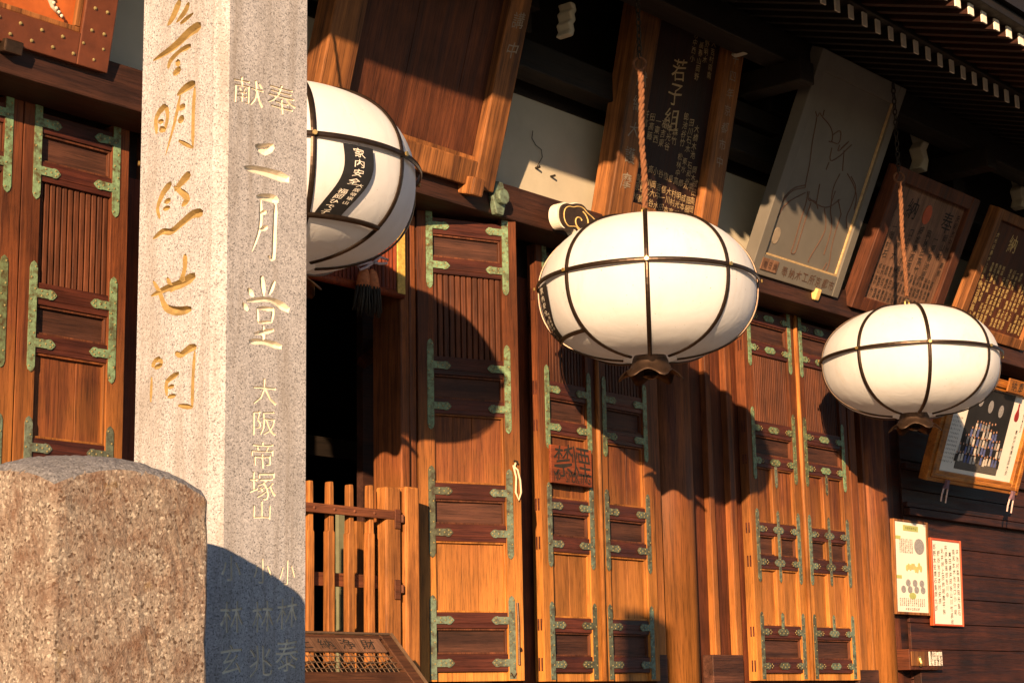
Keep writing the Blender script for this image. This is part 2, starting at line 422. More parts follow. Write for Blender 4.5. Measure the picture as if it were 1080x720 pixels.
strip(692, 704, 690, 7.99, 8.09, .0, at(698, 690, 7.99).z - E_, 'sill', 'small')
strip(424, 433, 500, 7.94, 8.2, -.1, 3.2, 'door_post', 'column', .012)
strip(433, 441, 500, 7.97, 8.2, -.1, 3.2, 'door_post', 'column', .02)
strip(546, 556, 500, 8.3, 8.4, -.1, 3.2, 'inner_post', 'dark')
mb = MB(); mb.box((XO0, 7.99, 1.5), (26, 8.09, 1.5 + .10)); hpart(mb, 'threshold', M['rail'])
# wainscot planks on the right wall, with a projecting rail
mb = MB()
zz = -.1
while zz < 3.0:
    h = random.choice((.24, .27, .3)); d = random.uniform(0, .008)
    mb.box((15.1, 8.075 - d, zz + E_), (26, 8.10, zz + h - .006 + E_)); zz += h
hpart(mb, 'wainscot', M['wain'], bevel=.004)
za = at(1000, 543, 8.02).z
mb = MB(); mb.box((15.1, 8.0, za - .05), (26, 8.07, za + .02)); mb.box((15.1, 8.025, za + .03), (26, 8.07, za + .075)); hpart(mb, 'wall_rail', M['wain'], bevel=.006)
zb = at(1000, 706, 8.0).z
mb = MB(); mb.box((15.1, 7.99, 1.5), (26, 8.07, zb)); hpart(mb, 'ground_sill', M['wain'], bevel=.006)
za = at(990, 497, 8.02).z
mb = MB(); mb.box((15.1, 8.02, za - .03), (26, 8.07, za + .03)); hpart(mb, 'wall_rail', M['wain'], bevel=.006)

# eaves --------------------------------------------------------------
YI, ZI = 6.15, .80 * 6.15          # inner row of rafter ends
YO, ZO = 5.37, .89 * 5.37          # outer row
SL = .30                            # slope of the rafters
def rafter_mesh(w_, h_, L, slope):
    mb = MB()
    mb.box((-w_ / 2, 0, -h_), (w_ / 2, L, 0))
    for i, (x, y, z) in enumerate(mb.v): mb.v[i] = (x, y, z + slope * y)
    return mb
def rafter_row(X0, X1, step, Y, Z, w_, h_, L, mt, name):
    base = None; n = int((X1 - X0) / step)
    for i in range(n):
        if base is None:
            base = rafter_mesh(w_, h_, L, SL).build(name, M[mt], hall)
            cap = MB(); cap.box((-w_ / 2 - .002, -.012, -h_ - .002), (w_ / 2 + .002, 0, .002)); co = cap.build('painted_end', M['white'], base)
            o = base
        else:
            o = base.copy(); COL.objects.link(o); o.parent = hall
            c = co.copy(); COL.objects.link(c); c.parent = o
        o.location = (X0 + i * step, Y - 8, Z + E_)
P0 = at(911, 21, YI); P1 = at(925, 28.5, YI); stepI = P1.x - P0.x
P2 = at(1023, 12, YO); P3 = at(1036.7, 20, YO); stepO = P3.x - P2.x
rafter_row(P0.x - 14 * stepI, P0.x + 40 * stepI, stepI, YI, P0.z - E_ + .05, .06, .10, 2.0, 'rafter', 'rafter')
rafter_row(P2.x - 24 * stepO, P2.x + 40 * stepO, stepO, YO, P2.z - E_ + .05, .07, .08, .9, 'rafter_red', 'flying_rafter')
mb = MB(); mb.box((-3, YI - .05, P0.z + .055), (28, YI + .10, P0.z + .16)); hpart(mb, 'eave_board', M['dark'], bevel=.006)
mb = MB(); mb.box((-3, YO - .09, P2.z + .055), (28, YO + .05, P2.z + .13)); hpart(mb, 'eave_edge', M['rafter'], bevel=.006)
# roof slab: follows the slope up to the ridge
mb = MB()
zo = P2.z + .13
prof = [(YO - .14, zo), (6.5, zo + .28), (8.2, zo + .95), (10.5, zo + 2.3), (10.5, zo + 2.7), (8.2, zo + 1.3), (6.5, zo + .55), (YO - .14, zo + .16)]
vs = [(-3, y, z) for y, z in prof] + [(28, y, z) for y, z in prof]; n = len(prof)
mb.add(vs, [tuple(range(n)), tuple(range(2 * n - 1, n - 1, -1))] + [(i, i + n, (i + 1) % n + n, (i + 1) % n) for i in range(n)])
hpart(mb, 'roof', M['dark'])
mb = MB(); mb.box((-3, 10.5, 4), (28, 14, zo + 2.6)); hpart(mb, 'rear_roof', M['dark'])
# purlin and bracket arms in the dark under the eaves
mb = MB(); mb.box((-2, 7.0, P0.z - .02), (27, 7.22, P0.z + .22)); hpart(mb, 'purlin', M['dark'], bevel=.01)
mb = MB(); mb.box((-2, 7.55, 4.30 + E_), (27, 7.75, 4.52 + E_)); hpart(mb, 'purlin', M['dark'], bevel=.01)
for X in (4.9, 8.6, 11.8, 15.0, 18.2):
    mb = MB()
    mb.box((X - .1, 6.9, 4.72 + E_), (X + .1, 8.0, 4.9 + E_)); mb.box((X - .55, 7.5, 4.54 + E_), (X + .55, 7.7, 4.70 + E_))
    for dx in (-.5, 0, .5): mb.box((X + dx - .12, 7.48, 4.72 + E_), (X + dx + .12, 7.72, 4.86 + E_))
    hpart(mb, 'bracket_arm', M['dark'], bevel=.01)
def carved_end(px, py, Y, s, flip=1):
    """pale curled nosing of a bracket arm"""
    c = at(px, py, Y)
    pts = [(-.10, -.28), (.03, -.30), (.08, -.18), (.05, -.08), (.12, 0), (.09, .1), (.15, .18), (.10, .3), (-.02, .3), (.03, .2), (-.05, .12), (0, 0), (-.08, -.08), (-.03, -.18)]
    mb = MB(); mb.prism([(x * s * flip, y * s) for x, y in pts], -.06, .06, 0, lambda p: Vector((c.x + p.x, c.y - p.z, c.z + p.y)))
    hpart(mb, 'carved_nosing', M['plaster'], bevel=.012)
carved_end(968, 150, 7.3, .95); carved_end(1073, 195, 7.3, .85); carved_end(596, 22, 7.3, .42); carved_end(780, 40, 7.2, .5)

# loose wire on the plaster
mb = MB(); mb.tube([at(x, y, 7.845) for x, y in ((562, 138), (561, 146), (565, 153), (571, 158), (572, 166), (568, 173), (566, 177))], .0028, 5); hpart(mb, 'loose_wire', M['chain'])
for px, py in ((566, 177), (582, 186)):
    c = at(px, py, 7.85); mb = MB(); mb.tube([c + Vector((0, .03, 0)), c - Vector((0, .03, 0))], .009, 7); hpart(mb, 'nail', M['chain'])
# beam and post end inside the dark doorway
a = at(381, 383, 8.62); b = at(416, 357, 8.62)
mb = MB(); mb.tube([a, b], .045, 4); hpart(mb, 'inner_brace', M['board_z'])
a = at(318, 478, 9.4); mb = MB(); mb.box((a.x - 1.5, 9.4, a.z), (a.x + 2.2, 9.5, a.z + .14)); hpart(mb, 'inner_rail', M['dark'])
# carved cloud boss on the beam
c = at(606, 230, 7.5); s = .0056
cl = [(-28, -4), (-27, 12), (-18, 20), (-8, 20), (0, 24), (12, 25), (20, 18), (30, 14), (36, 10), (42, 12), (42, -6), (34, -10), (28, -20), (16, -24), (4, -18), (-2, -10), (-12, -12), (-20, -14)]
fn = lambda p: Vector((c.x + p.x * s * 1.25, c.y + .0 - p.z, c.z + p.y * s - .02))
def smooth_loop(pts, it=2):
    for _ in range(it):
        q = []
        for i in range(len(pts)):
            a, b = pts[i], pts[(i + 1) % len(pts)]
            q += [(a[0] * .75 + b[0] * .25, a[1] * .75 + b[1] * .25), (a[0] * .25 + b[0] * .75, a[1] * .25 + b[1] * .75)]
        pts = q
    return pts
sm = smooth_loop(cl, 2)
mb = MB(); mb.prism(sm, -.075, 0, 0, fn); boss = hpart(mb, 'cloud_boss', M['white'])
inn = [(x * .945 + .8, y * .94) for x, y in sm]
mb = MB(); mb.prism(inn, .002, .014, 0, fn); hpart(mb, 'dark_face', M['carve_black'], boss)
mb = MB(); sp = []
for i in range(26):
    t = i / 25 * 2.2 * math.pi; r = 3 + t * 1.7
    sp.append(fn(Vector((6 + r * math.cos(t + .6), 0 + r * math.sin(t + .6), .016))))
mb.tube(sp, .005, 6); sp2 = [fn(Vector((x * .78 + 2, y * .78, .016))) for x, y in sm]; mb.tube(sp2, .004, 6, close=True)
hpart(mb, 'scroll_line', M['goldtext'], boss)
# hexagonal bronze nail cover on the beam
c = at(524, 209, 7.66); mb = MB()
hexp = [(-.07, .0), (-.035, .11), (.035, .11), (.07, 0), (.035, -.12), (-.035, -.12)]
mb.prism(hexp, 0, .05, 0, lambda p: Vector((c.x + p.x, c.y - p.z + .02, c.z + p.y)))
mb.prism([(.055 * math.cos(t * .52), .055 * math.sin(t * .52)) for t in range(12)], .05, .09, 0, lambda p: Vector((c.x + p.x, c.y - p.z + .02, c.z + p.y)))
hpart(mb, 'nail_cover', M['bronze_grey'], bevel=.008)

# ------------------------------------------------------------------ doors
H = 3.06
RAILS = [(2.93, 3.04), (2.66, 2.77), (1.98, 2.10), (1.72, 1.82), (1.16, 1.265), (.89, 1.0), (.335, .435), (.06, .17)]
T = .085; SW = .115; SWID = .047
def fitting(mb, x, z_hi, z_lo, sgn, top=None, bot=None, alen=.125):
    """strap on the stile with two arms lying on the rails of a pair; x = inner edge of the stile"""
    hi = (z_hi[0] + z_hi[1]) / 2; lo = (z_lo[0] + z_lo[1]) / 2
    y1 = top if top is not None else z_hi[1] + .11; y0 = bot if bot is not None else z_lo[0] - .11
    xo = x - sgn * SWID                     # outer edge of strap
    a, b = min(x, xo), max(x, xo); mid = (a + b) / 2
    tip = .035
    top_pts = [(b, y1 - tip), (b - .008, y1 - tip * .35), (mid, y1), (a + .008, y1 - tip * .35), (a, y1 - tip)] if top is None else [(b, y1), (a, y1)]
    bot_pts = [(a, y0 + tip), (a + .008, y0 + tip * .35), (mid, y0), (b - .008, y0 + tip * .35), (b, y0 + tip)] if bot is None else [(a, y0), (b, y0)]
    mb.prism(top_pts + bot_pts, .001, .006)
    for zc in (hi, lo):
        h = .0235
        pts = [(0, -h), (alen - .045, -h), (alen - .04, -h - .004), (alen - .02, -h - .002), (alen - .006, -h * .6), (alen + .006, 0), (alen - .006, h * .6), (alen - .02, h + .002), (alen - .04, h + .004), (alen - .045, h), (0, h)]
        mb.prism([(x + sgn * (p[0] - .004), zc + p[1]) for p in pts], .001, .0068)
        for (u, v) in ((.03, .013), (.03, -.013), (.065, 0), (.095, .014), (.095, -.014), (.11, 0)):
            mb.dome((x + sgn * u, zc + v, .0065), .0065, .005, mi=1)
    n = max(3, int((y1 - y0) / .06))
    for i in range(n):
        z = y0 + .03 + (y1 - y0 - .06) * i / (n - 1)
        mb.dome((mid + (.012 if i % 2 else -.012), z, .006), .0065, .005, mi=1)
def oval_plate(mb, cx, cy, w_, h_):
    pts = []
    for k in range(24):
        t = 2 * math.pi * k / 24; q = 1 + .07 * math.cos(6 * t)
        pts.append((cx + q * w_ * math.copysign(abs(math.cos(t)) ** .7, math.cos(t)), cy + q * h_ * math.copysign(abs(math.sin(t)) ** .7, math.sin(t))))
    mb.prism(pts, .001, .0075)
    for i in range(5):
        mb.dome((cx + w_ * (-.7 + .35 * i), cy + (.35 if i % 2 else -.35) * h_, .0072), .0065, .005, mi=1)
def strap(mb, cx, y0, y1, w_=.018):
    mb.prism([(cx - w_, y0 + .02), (cx, y0), (cx + w_, y0 + .02), (cx + w_, y1 - .02), (cx, y1), (cx - w_, y1 - .02)], .001, .0062)
    n = int((y1 - y0) / .05)
    for i in range(n): mb.dome((cx, y0 + .03 + (y1 - y0 - .06) * i / max(1, n - 1), .006), .006, .005, mi=1)
def make_leaf(w_, fancy=False, green=True):
    mb = MB()
    for x0 in (0, w_ - SW):
        mb.box((x0, 0, -T), (x0 + SW, H + .02, 0))
    for (a, b) in RAILS:
        for dz in (-.055, -.03): mb.box((-.0025, a + .01, dz), (.001, b - .01, dz + .014), 1)
    leaf = mb.build('door_leaf', [M['stile'], M['rail']], hall, bevel=.008)
    x0, x1 = SW, w_ - SW
    for (a, b) in RAILS:
        r = MB(); r.box((x0 - .001, a, -T + .01), (x1 + .001, b, -.004))
        r.box((x0 - .001, a + .03, -.006), (x1 + .001, b - .03, .0))
        r.build('rail', M['rail'], leaf, bevel=.006)
    for i in (0, 2, 4, 6):
        p = MB(); p.box((x0, RAILS[i + 1][1], -.055), (x1, RAILS[i][0], -.038)); p.build('small_panel', M['small'], leaf)
        fr = MB(); a, b = RAILS[i + 1][1], RAILS[i][0]
        fr.box((x0, a, -.04), (x1, a + .014, -.016)); fr.box((x0, b - .014, -.04), (x1, b, -.016)); fr.box((x0, a, -.041), (x0 + .014, b, -.017)); fr.box((x1 - .014, a, -.041), (x1, b, -.017))
        fr.build('moulding', M['slat'], leaf, bevel=.004)
    a, b = RAILS[2][1], RAILS[1][0]
    p = MB(); p.box((x0, a, -.06), (x1, b, -.05)); n = 20 if fancy else 12; sw = (x1 - x0) / n
    for i in range(n): p.box((x0 + sw * (i + .14), a, -.05), (x0 + sw * (i + .86), b, -.022))
    p.build('slatted_panel', M['slat'], leaf, bevel=.003)
    for (a, b) in ((RAILS[4][1], RAILS[3][0]), (RAILS[6][1], RAILS[5][0])):
        p = MB(); k = 3; xs = [x0, x0 + (x1 - x0) * random.uniform(.28, .45), x0 + (x1 - x0) * random.uniform(.5, .8), x1]
        for i in range(3): p.box((xs[i] + .001, a, -.055), (xs[i + 1] - .001, b, -.034 - .003 * (i % 2)))
        p.build('board_panel', M['board'], leaf, bevel=.003)
        fr = MB(); q = .013
        fr.box((x0, a, -.035), (x1, a + q, -.012)); fr.box((x0, b - q, -.035), (x1, b, -.012)); fr.box((x0, a, -.036), (x0 + q, b, -.013)); fr.box((x1 - q, a, -.036), (x1, b, -.013))
        fr.build('moulding', M['stile'], leaf, bevel=.004)
    if fancy:
        cx = w_ / 2
        for (a, b) in ((RAILS[4][1], RAILS[3][0]), (RAILS[6][1], RAILS[5][0]), (RAILS[5][1], RAILS[4][0])):
            mu = MB(); mu.box((cx - .05, a, -.05), (cx + .05, b, -.004)); mu.build('muntin', M['stile'], leaf, bevel=.006)
    p = MB(); p.box((x0, .0, -.07), (x1, RAILS[7][0], -.03)); p.build('foot_board', M['board'], leaf)
    # bronze straps
    for i in (0, 2, 4, 6):
        top = H + .015 if i == 0 else None; bot = .012 if i == 6 else None
        mt = M['bronze_green'] if i < 4 and green else M['bronze_grey']
        for (x, sg) in ((SW - .004, 1), (w_ - SW + .004, -1)):
            f = MB(); fitting(f, x, RAILS[i], RAILS[i + 1], sg, top, bot, .085 if fancy else .125); f.build('bronze_strap', [mt, M['stud']], leaf)
    if fancy:
        cx = w_ / 2; cy = [(a + b) / 2 for a, b in RAILS]
        for k in range(8):
            f = MB(); oval_plate(f, cx, cy[k], .075, .028); f.build('centre_plate', [M['bronze_green'] if k < 4 else M['bronze_grey'], M['stud']], leaf)
        for a, b in ((cy[3] - .21, cy[3] - .02), (cy[5] - .16, cy[4] + .16), (cy[6], cy[6] + .16)):
            f = MB(); strap(f, cx, a, b); f.build('centre_strap', [M['bronze_grey'], M['stud']], leaf)
    return leaf
def place(leaf, origin, xd):
    o = leaf; x = Vector(xd).normalized(); y = Vector((0, 0, 1)); z = x.cross(y)
    o.matrix_basis = Matrix(((x.x, y.x, z.x, origin[0]), (x.y, y.y, z.y, origin[1] - 8), (x.z, y.z, z.z, origin[2]), (0, 0, 0, 1)))
ZD = .16 + E_
YF = 7.985
def xs_at(p1, p2, Y=YF): return (at(*p1, Y).x + at(*p2, Y).x) / 2
d2l = xs_at((566, 403), (577, 705)); d2m = xs_at((629, 457), (638, 707)); d2r = xs_at((689, 495), (697, 700))
d3l = xs_at((784, 353), (799, 710)); d3m = xs_at((835.8, 335), (854.2, 716)); d3r = xs_at((902, 620), (908, 700))
dLm = xs_at((27, 93), (12, 497)); dLr = xs_at((137.5, 133), (129, 483))
w2 = (d2r - d2l) / 2
lf = make_leaf(d2m - d2l - .006); place(lf, (d2l, YF, ZD), (1, 0, 0))
lg = make_leaf(d2r - d2m - .006); place(lg, (d2m, YF, ZD), (1, 0, 0))
d3w = (d3r - d3l) / 2
la = make_leaf(d3w - .006, True); place(la, (d3l, YF, ZD), (1, 0, 0))
lb = copy_tree(la); place(lb, (d3l + d3w, YF, ZD), (1, 0, 0))
def bead(leaf, w_):
    mb = MB(); mb.tube([(w_ - .004, .0, .012), (w_ - .004, H + .02, .012)], .019, 10); mb.build('meeting_bead', M['fence'], leaf, smooth=True)
bead(lf, d2m - d2l); bead(la, d3w)
lc = make_leaf(dLr - dLm - .006); place(lc, (dLm + .003, YF, ZD), (1, 0, 0))
ld = copy_tree(lc); place(ld, (dLm - (dLr - dLm), YF, ZD), (1, 0, 0))
ang = rad(-21.5)
h0 = at(441, 400, 7.965)
l1 = make_leaf(.745); place(l1, (h0.x, 7.965, ZD), (math.cos(ang), math.sin(ang), 0))
# latch hook and white cord on the half-open leaf
mb = MB(); mb.tube([(.70, .10, .012), (.70, .35, .014), (.695, .50, .012)], .008, 6); mb.tube([(.70, .20, .014), (.715, .2, .016)], .014, 6); mb.tube([(.68, .05, .01), (.66, .02, .012), (.64, .05, .012)], .005, 5)
mb.build('wind_hook', M['cap'], l1)

# ------------------------------------------------------------------ stone pillar
PHI = rad(0); KP = .42
PC = Vector((.6392 * KP * 8, .7520 * KP * 8, 0)); WL, WR = 0.0719 * KP * 8, .0678 * KP * 8; ZT = 4.48; CH = .021
UR = Vector((math.cos(PHI), math.sin(PHI), 0)); UL = Vector((-math.sin(PHI), math.cos(PHI), 0))     # along the right and the left face
def pp(u, v, z=0): return PC + UR * u + UL * v + Vector((0, 0, z))
def hit(px, py, nrm):
    r = ray(px, py); k = PC.dot(nrm) / r.dot(nrm); return r * k + Vector((0, 0, EYE))
def stone_pillar():
    mb = MB()
    c = .005
    pts = [(CH, 0), (WR - c, 0), (WR, c), (WR, WL - c), (WR - c, WL), (c, WL), (0, WL - c), (0, CH)]
    mb.prism([tuple(pp(u, v))[:2] for u, v in pts], 0, ZT)
    o = mb.build('stone_pillar', [M['granite'], M['groove_ochre'], M['groove_pale']])
    cut = MB()
    def stroke(pts, fn_pt, mi, depth=.55):
        """a V-cut brush stroke: pts = (px, py, width px)"""
        P = [fn_pt(x, y) for x, y, w_ in pts]; Wd = [w_ for *_, w_ in pts]
        n = len(P)
        # resample for a smooth curve
        Q = []; Wq = []
        for i in range(n - 1):
            for k in range(3):
                t = k / 3; Q.append((P[i][0] * (1 - t) + P[i + 1][0] * t, P[i][1] * (1 - t) + P[i + 1][1] * t)); Wq.append(Wd[i] * (1 - t) + Wd[i + 1] * t)
        Q.append(P[-1]); Wq.append(Wd[-1])
        for _ in range(1):
            Q = [Q[0]] + [((Q[i - 1][0] + 2 * Q[i][0] + Q[i + 1][0]) / 4, (Q[i - 1][1] + 2 * Q[i][1] + Q[i + 1][1]) / 4) for i in range(1, len(Q) - 1)] + [Q[-1]]
        m_ = len(Q); vs = []; eps = .002
        for i in range(m_):
            dx = Q[min(i + 1, m_ - 1)][0] - Q[max(i - 1, 0)][0]; dy = Q[min(i + 1, m_ - 1)][1] - Q[max(i - 1, 0)][1]
            L = math.hypot(dx, dy) or 1; nx, ny = -dy / L, dx / L
            e = .55 if i in (0, m_ - 1) else 1.0
            hw = Wq[i] / 2 * e; d = min(hw * 2 * depth, .011)
            u, v = Q[i]
            vs += [(u + nx * hw, v + ny * hw, eps), (u - nx * hw, v - ny * hw, eps), (u - nx * hw * .35, v - ny * hw * .35, -d), (u + nx * hw * .35, v + ny * hw * .35, -d)]
        fs = []
        for i in range(m_ - 1):
            for k in range(4): fs.append((i * 4 + k, (i + 1) * 4 + k, (i + 1) * 4 + (k + 1) % 4, i * 4 + (k + 1) % 4))
        fs += [(0, 1, 2, 3), tuple((m_ - 1) * 4 + k for k in (3, 2, 1, 0))]
        return vs, fs, mi
    # scale: metres per px on each face
    sc = 8.0 * KP / 1911 / .745
    def onl(x, y): p = hit(x, y, UR); return (-(p - PC).dot(UL), p.z)
    def onr(x, y): p = hit(x, y, UL); return ((p - PC).dot(UR), p.z)
    L3 = lambda x0, y0, q: (lambda l: [(x0 + a / 3, y0 + b / 3, w_ * sc * q) for a, b, w_ in l])
    A = L3(140, 0, .50); B = L3(140, 220, .50)
    left = [A([(150, 0, 18), (128, 55, 16), (110, 82, 8)]), A([(178, 8, 12), (165, 40, 14), (138, 72, 8)]), A([(192, 42, 8), (150, 76, 12)]),
            A([(216, 80, 22), (180, 100, 20), (130, 150, 16), (65, 192, 8)]), A([(184, 145, 14), (150, 160, 10), (118, 192, 12), (112, 218, 10)]), A([(138, 192, 14), (148, 208, 12)]), A([(152, 216, 16), (128, 236, 14)]),
            A([(106, 334, 14), (86, 350, 14), (72, 378, 12), (76, 424, 10)]), A([(106, 334, 12), (112, 370, 10), (100, 418, 10)]), A([(80, 386, 10), (98, 384, 10)]), A([(84, 408, 14), (102, 412, 12)]),
            A([(198, 264, 16), (170, 275, 17), (140, 302, 10)]), A([(150, 302, 9), (135, 380, 9), (104, 492, 5)]), A([(196, 276, 10), (191, 360, 10), (190, 470, 10)]), A([(190, 468, 9), (145, 445, 9)]), A([(166, 334, 14), (144, 346, 12)]), A([(162, 370, 16), (144, 386, 14)]),
            A([(122, 578, 15), (95, 610, 14), (76, 660, 10), (86, 692, 8)]), A([(182, 548, 18), (160, 570, 17), (132, 604, 10)]), A([(130, 590, 8), (160, 612, 14), (176, 630, 16), (155, 652, 10)]),
            B([(222, 14, 18), (190, 15, 16), (150, 50, 14), (120, 76, 13), (94, 70, 12), (64, 96, 8)]), A([(100, 640, 10), (120, 632, 12)]), A([(96, 662, 10), (118, 656, 10)]),
            B([(165, 144, 14), (166, 190, 12), (150, 236, 12), (118, 262, 9)]), B([(198, 210, 20), (150, 240, 18), (110, 250, 14), (58, 276, 8)]), B([(64, 228, 8), (86, 266, 10), (102, 315, 14), (140, 326, 17), (186, 317, 14)]), B([(108, 218, 10), (122, 248, 10)]),
            B([(88, 474, 12), (70, 480, 10), (62, 502, 12)]), B([(88, 474, 10), (92, 494, 10), (68, 504, 10)]), B([(60, 532, 8), (57, 612, 8)]),
            B([(134, 454, 10), (150, 466, 12), (180, 440, 15), (202, 438, 12)]), B([(196, 450, 9), (190, 540, 9), (188, 630, 10)]), B([(188, 628, 11), (144, 622, 9)]), B([(146, 519, 12), (104, 546, 11), (108, 592, 9)]), B([(110, 566, 8), (131, 560, 10)]), B([(110, 596, 8), (136, 590, 10)])]
    Cc = L3(225, 60, .38); Dd = L3(225, 280, .38)
    right = [Cc([(132, 280, 14), (160, 296, 30), (192, 282, 20)]), Cc([(98, 350, 16), (160, 362, 22), (240, 388, 30)]),
             Cc([(150, 452, 12), (150, 540, 12), (122, 616, 7)]), Cc([(136, 442, 14), (182, 446, 22), (206, 456, 20)]), Cc([(197, 458, 15), (193, 560, 15), (190, 645, 15), (172, 628, 8)]), Cc([(150, 494, 12), (168, 490, 14)]), Cc([(150, 546, 14), (172, 538, 14)]),
             Dd([(152, 32, 20), (160, 96, 14)]), Dd([(108, 72, 16), (128, 98, 14)]), Dd([(194, 48, 14), (176, 92, 14)]), Dd([(92, 118, 14), (110, 142, 14)]), Dd([(104, 112, 12), (180, 104, 13), (240, 142, 26)]),
             Dd([(138, 134, 10), (142, 182, 10)]), Dd([(138, 134, 10), (192, 138, 14)]), Dd([(190, 138, 12), (184, 180, 10)]), Dd([(142, 180, 9), (186, 178, 9)]), Dd([(128, 216, 11), (192, 204, 14)]), Dd([(158, 190, 12), (158, 242, 12)]), Dd([(112, 240, 16), (160, 240, 14), (216, 258, 20)])]
    for st in left:
        vs, fs, mi = stroke(st, onl, 1)
        cut.add([pp(-q[2], -q[0], q[1]) for q in vs], fs, 1)
    for st in right:
        vs, fs, mi = stroke(st, onr, 2)
        cut.add([pp(q[0], -q[2], q[1]) for q in vs], fs, 2)
    # smaller characters, cut straight
    def cutglyph(ch, px, py, wpx, hpx):
        c = onr(px, py); sx = wpx / 1911 * 8.0 * KP / .76; sy = hpx * .88 / 1911 * 8.05 * KP
        vs, fs = glyph(ch, 2, 0)
        bm = bmesh.new(); bv = []
        sd = random.uniform(0, 6)
        for x, y in vs:
            yy = y + .09 * x + .0 + .02 * math.sin(5 * x + sd); xx = x + .02 * math.sin(4 * y + sd)
            bv.append(bm.verts.new(pp(c[0] + xx * sx, -.002, c[1] + yy * sy)))
        for f in fs:
            try: bm.faces.new([bv[i] for i in f])
            except ValueError: pass
        bmesh.ops.remove_doubles(bm, verts=bm.verts, dist=1e-6)
        bmesh.ops.recalc_face_normals(bm, faces=bm.faces)
        r = bmesh.ops.extrude_face_region(bm, geom=list(bm.faces))
        nv = [e for e in r['geom'] if isinstance(e, bmesh.types.BMVert)]
        for v in nv: v.co += UL * .0050
        bmesh.ops.recalc_face_normals(bm, faces=bm.faces)
        bm.verts.index_update()
        cut.add([v.co.copy() for v in bm.verts], [tuple(v.index for v in f.verts) for f in bm.faces], 2)
        bm.free()
    for ch, px, py, a, b in (('献', 262, 97, 33, 34), ('奉', 297, 105, 32, 38), ('大', 279, 413, 26, 32), ('阪', 279, 446, 26, 30), ('帝', 277, 479, 26, 32), ('塚', 277, 512, 28, 34), ('山', 276, 538, 22, 22),
                             ('小', 244, 599, 19, 30), ('小', 277, 602, 19, 30), ('小', 303, 603, 17, 30), ('林', 245, 650, 22, 36), ('林', 277, 650, 22, 36), ('林', 303, 646, 22, 36),
                             ('玄', 244, 695, 22, 34), ('兆', 275, 697, 24, 36), ('泰', 303, 690, 24, 38)):
        cutglyph(ch, px, py, a, b)
    co = cut.build('cutter', [M['granite'], M['groove_ochre'], M['groove_pale']])
    bm = bmesh.new(); bm.from_mesh(co.data); bmesh.ops.recalc_face_normals(bm, faces=bm.faces); bm.to_mesh(co.data); bm.free()
    md = o.modifiers.new('carve', 'BOOLEAN'); md.operation = 'DIFFERENCE'; md.object = co; md.solver = 'EXACT'; md.use_self = True
    try: md.material_mode = 'INDEX'
    except Exception: pass
    bpy.context.view_layer.update()
    dg = bpy.context.evaluated_depsgraph_get(); me = bpy.data.meshes.new_from_object(o.evaluated_get(dg), depsgraph=dg)
    print('carved', len(me.polygons), [len([1 for p in me.polygons if p.material_index == i]) for i in range(3)])
    o.modifiers.clear(); o.data = me; bpy.data.objects.remove(co)
    return o
pil = stone_pillar()
tag(pil, 'tall square granite pillar with carved characters in front of the hung lanterns', 'stone pillar')

# ------------------------------------------------------------------ domed stone post
KS = .327
SX0, SY0, SWD = .601 * KS * 8, .844 * KS * 8, .1125 * KS * 8
from mathutils import noise as mnoise
def stone_post():
    zc = at(55, 506, SY0).z
    zp = zc + .062
    bm = bmesh.new(); n = 26
    def rnd(u):   # rounded square footprint
        return u
    grid = [[None] * (n + 1) for _ in range(n + 1)]
    for i in range(n + 1):
        for j in range(n + 1):
            u, v = 2 * i / n - 1, 2 * j / n - 1
            k = max(abs(u), abs(v)); 
            z = zc + (zp - zc) * (1 - (abs(u) ** 2.2 + abs(v) ** 2.2) / 2) - .006 * (k > .99)
            z += random.uniform(-.0012, .0012)
            rr = 1.0
            if abs(u) > .95 and abs(v) > .95: rr = .985
            grid[i][j] = bm.verts.new((SX0 + SWD / 2 * (1 + u * rr), SY0 + SWD / 2 * (1 + v * rr), z))
    for i in range(n):
        for j in range(n): bm.faces.new((grid[i][j], grid[i + 1][j], grid[i + 1][j + 1], grid[i][j + 1]))
    edge = [grid[i][0] for i in range(n)] + [grid[n][j] for j in range(n)] + [grid[i][n] for i in range(n, 0, -1)] + [grid[0][j] for j in range(n, 0, -1)]
    prev = edge; H_ = 60
    for k in range(1, H_ + 1):
        t = k / H_; cur = []
        for e in edge:
            z = e.co.z * (1 - t); 
            x, y = e.co.x, e.co.y
            cur.append(bm.verts.new((x + random.uniform(-.0012, .0012), y + random.uniform(-.0012, .0012), z)))
        for i in range(len(edge)):
            j = (i + 1) % len(edge); bm.faces.new((prev[i], cur[i], cur[j], prev[j]))
        prev = cur
    for v in bm.verts:
        v.co += mnoise.noise_vector(v.co * 9) * .0035 + mnoise.noise_vector(v.co * 30) * .0018
    bmesh.ops.recalc_face_normals(bm, faces=bm.faces)
    me = bpy.data.meshes.new('stone_post'); bm.to_mesh(me); bm.free(); me.materials.append(M['granite_rough']); me.materials.append(M['granite_skylit'])
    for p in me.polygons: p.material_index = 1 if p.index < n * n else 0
    o = bpy.data.objects.new('stone_post', me); COL.objects.link(o)
    b = o.modifiers.new('bevel', 'BEVEL'); b.width = .006; b.segments = 2; b.limit_method = 'ANGLE'; b.angle_limit = rad(45)
    return o
tag(stone_post(), 'squat weathered brown granite post with a low domed top, nearest the viewer', 'stone post')

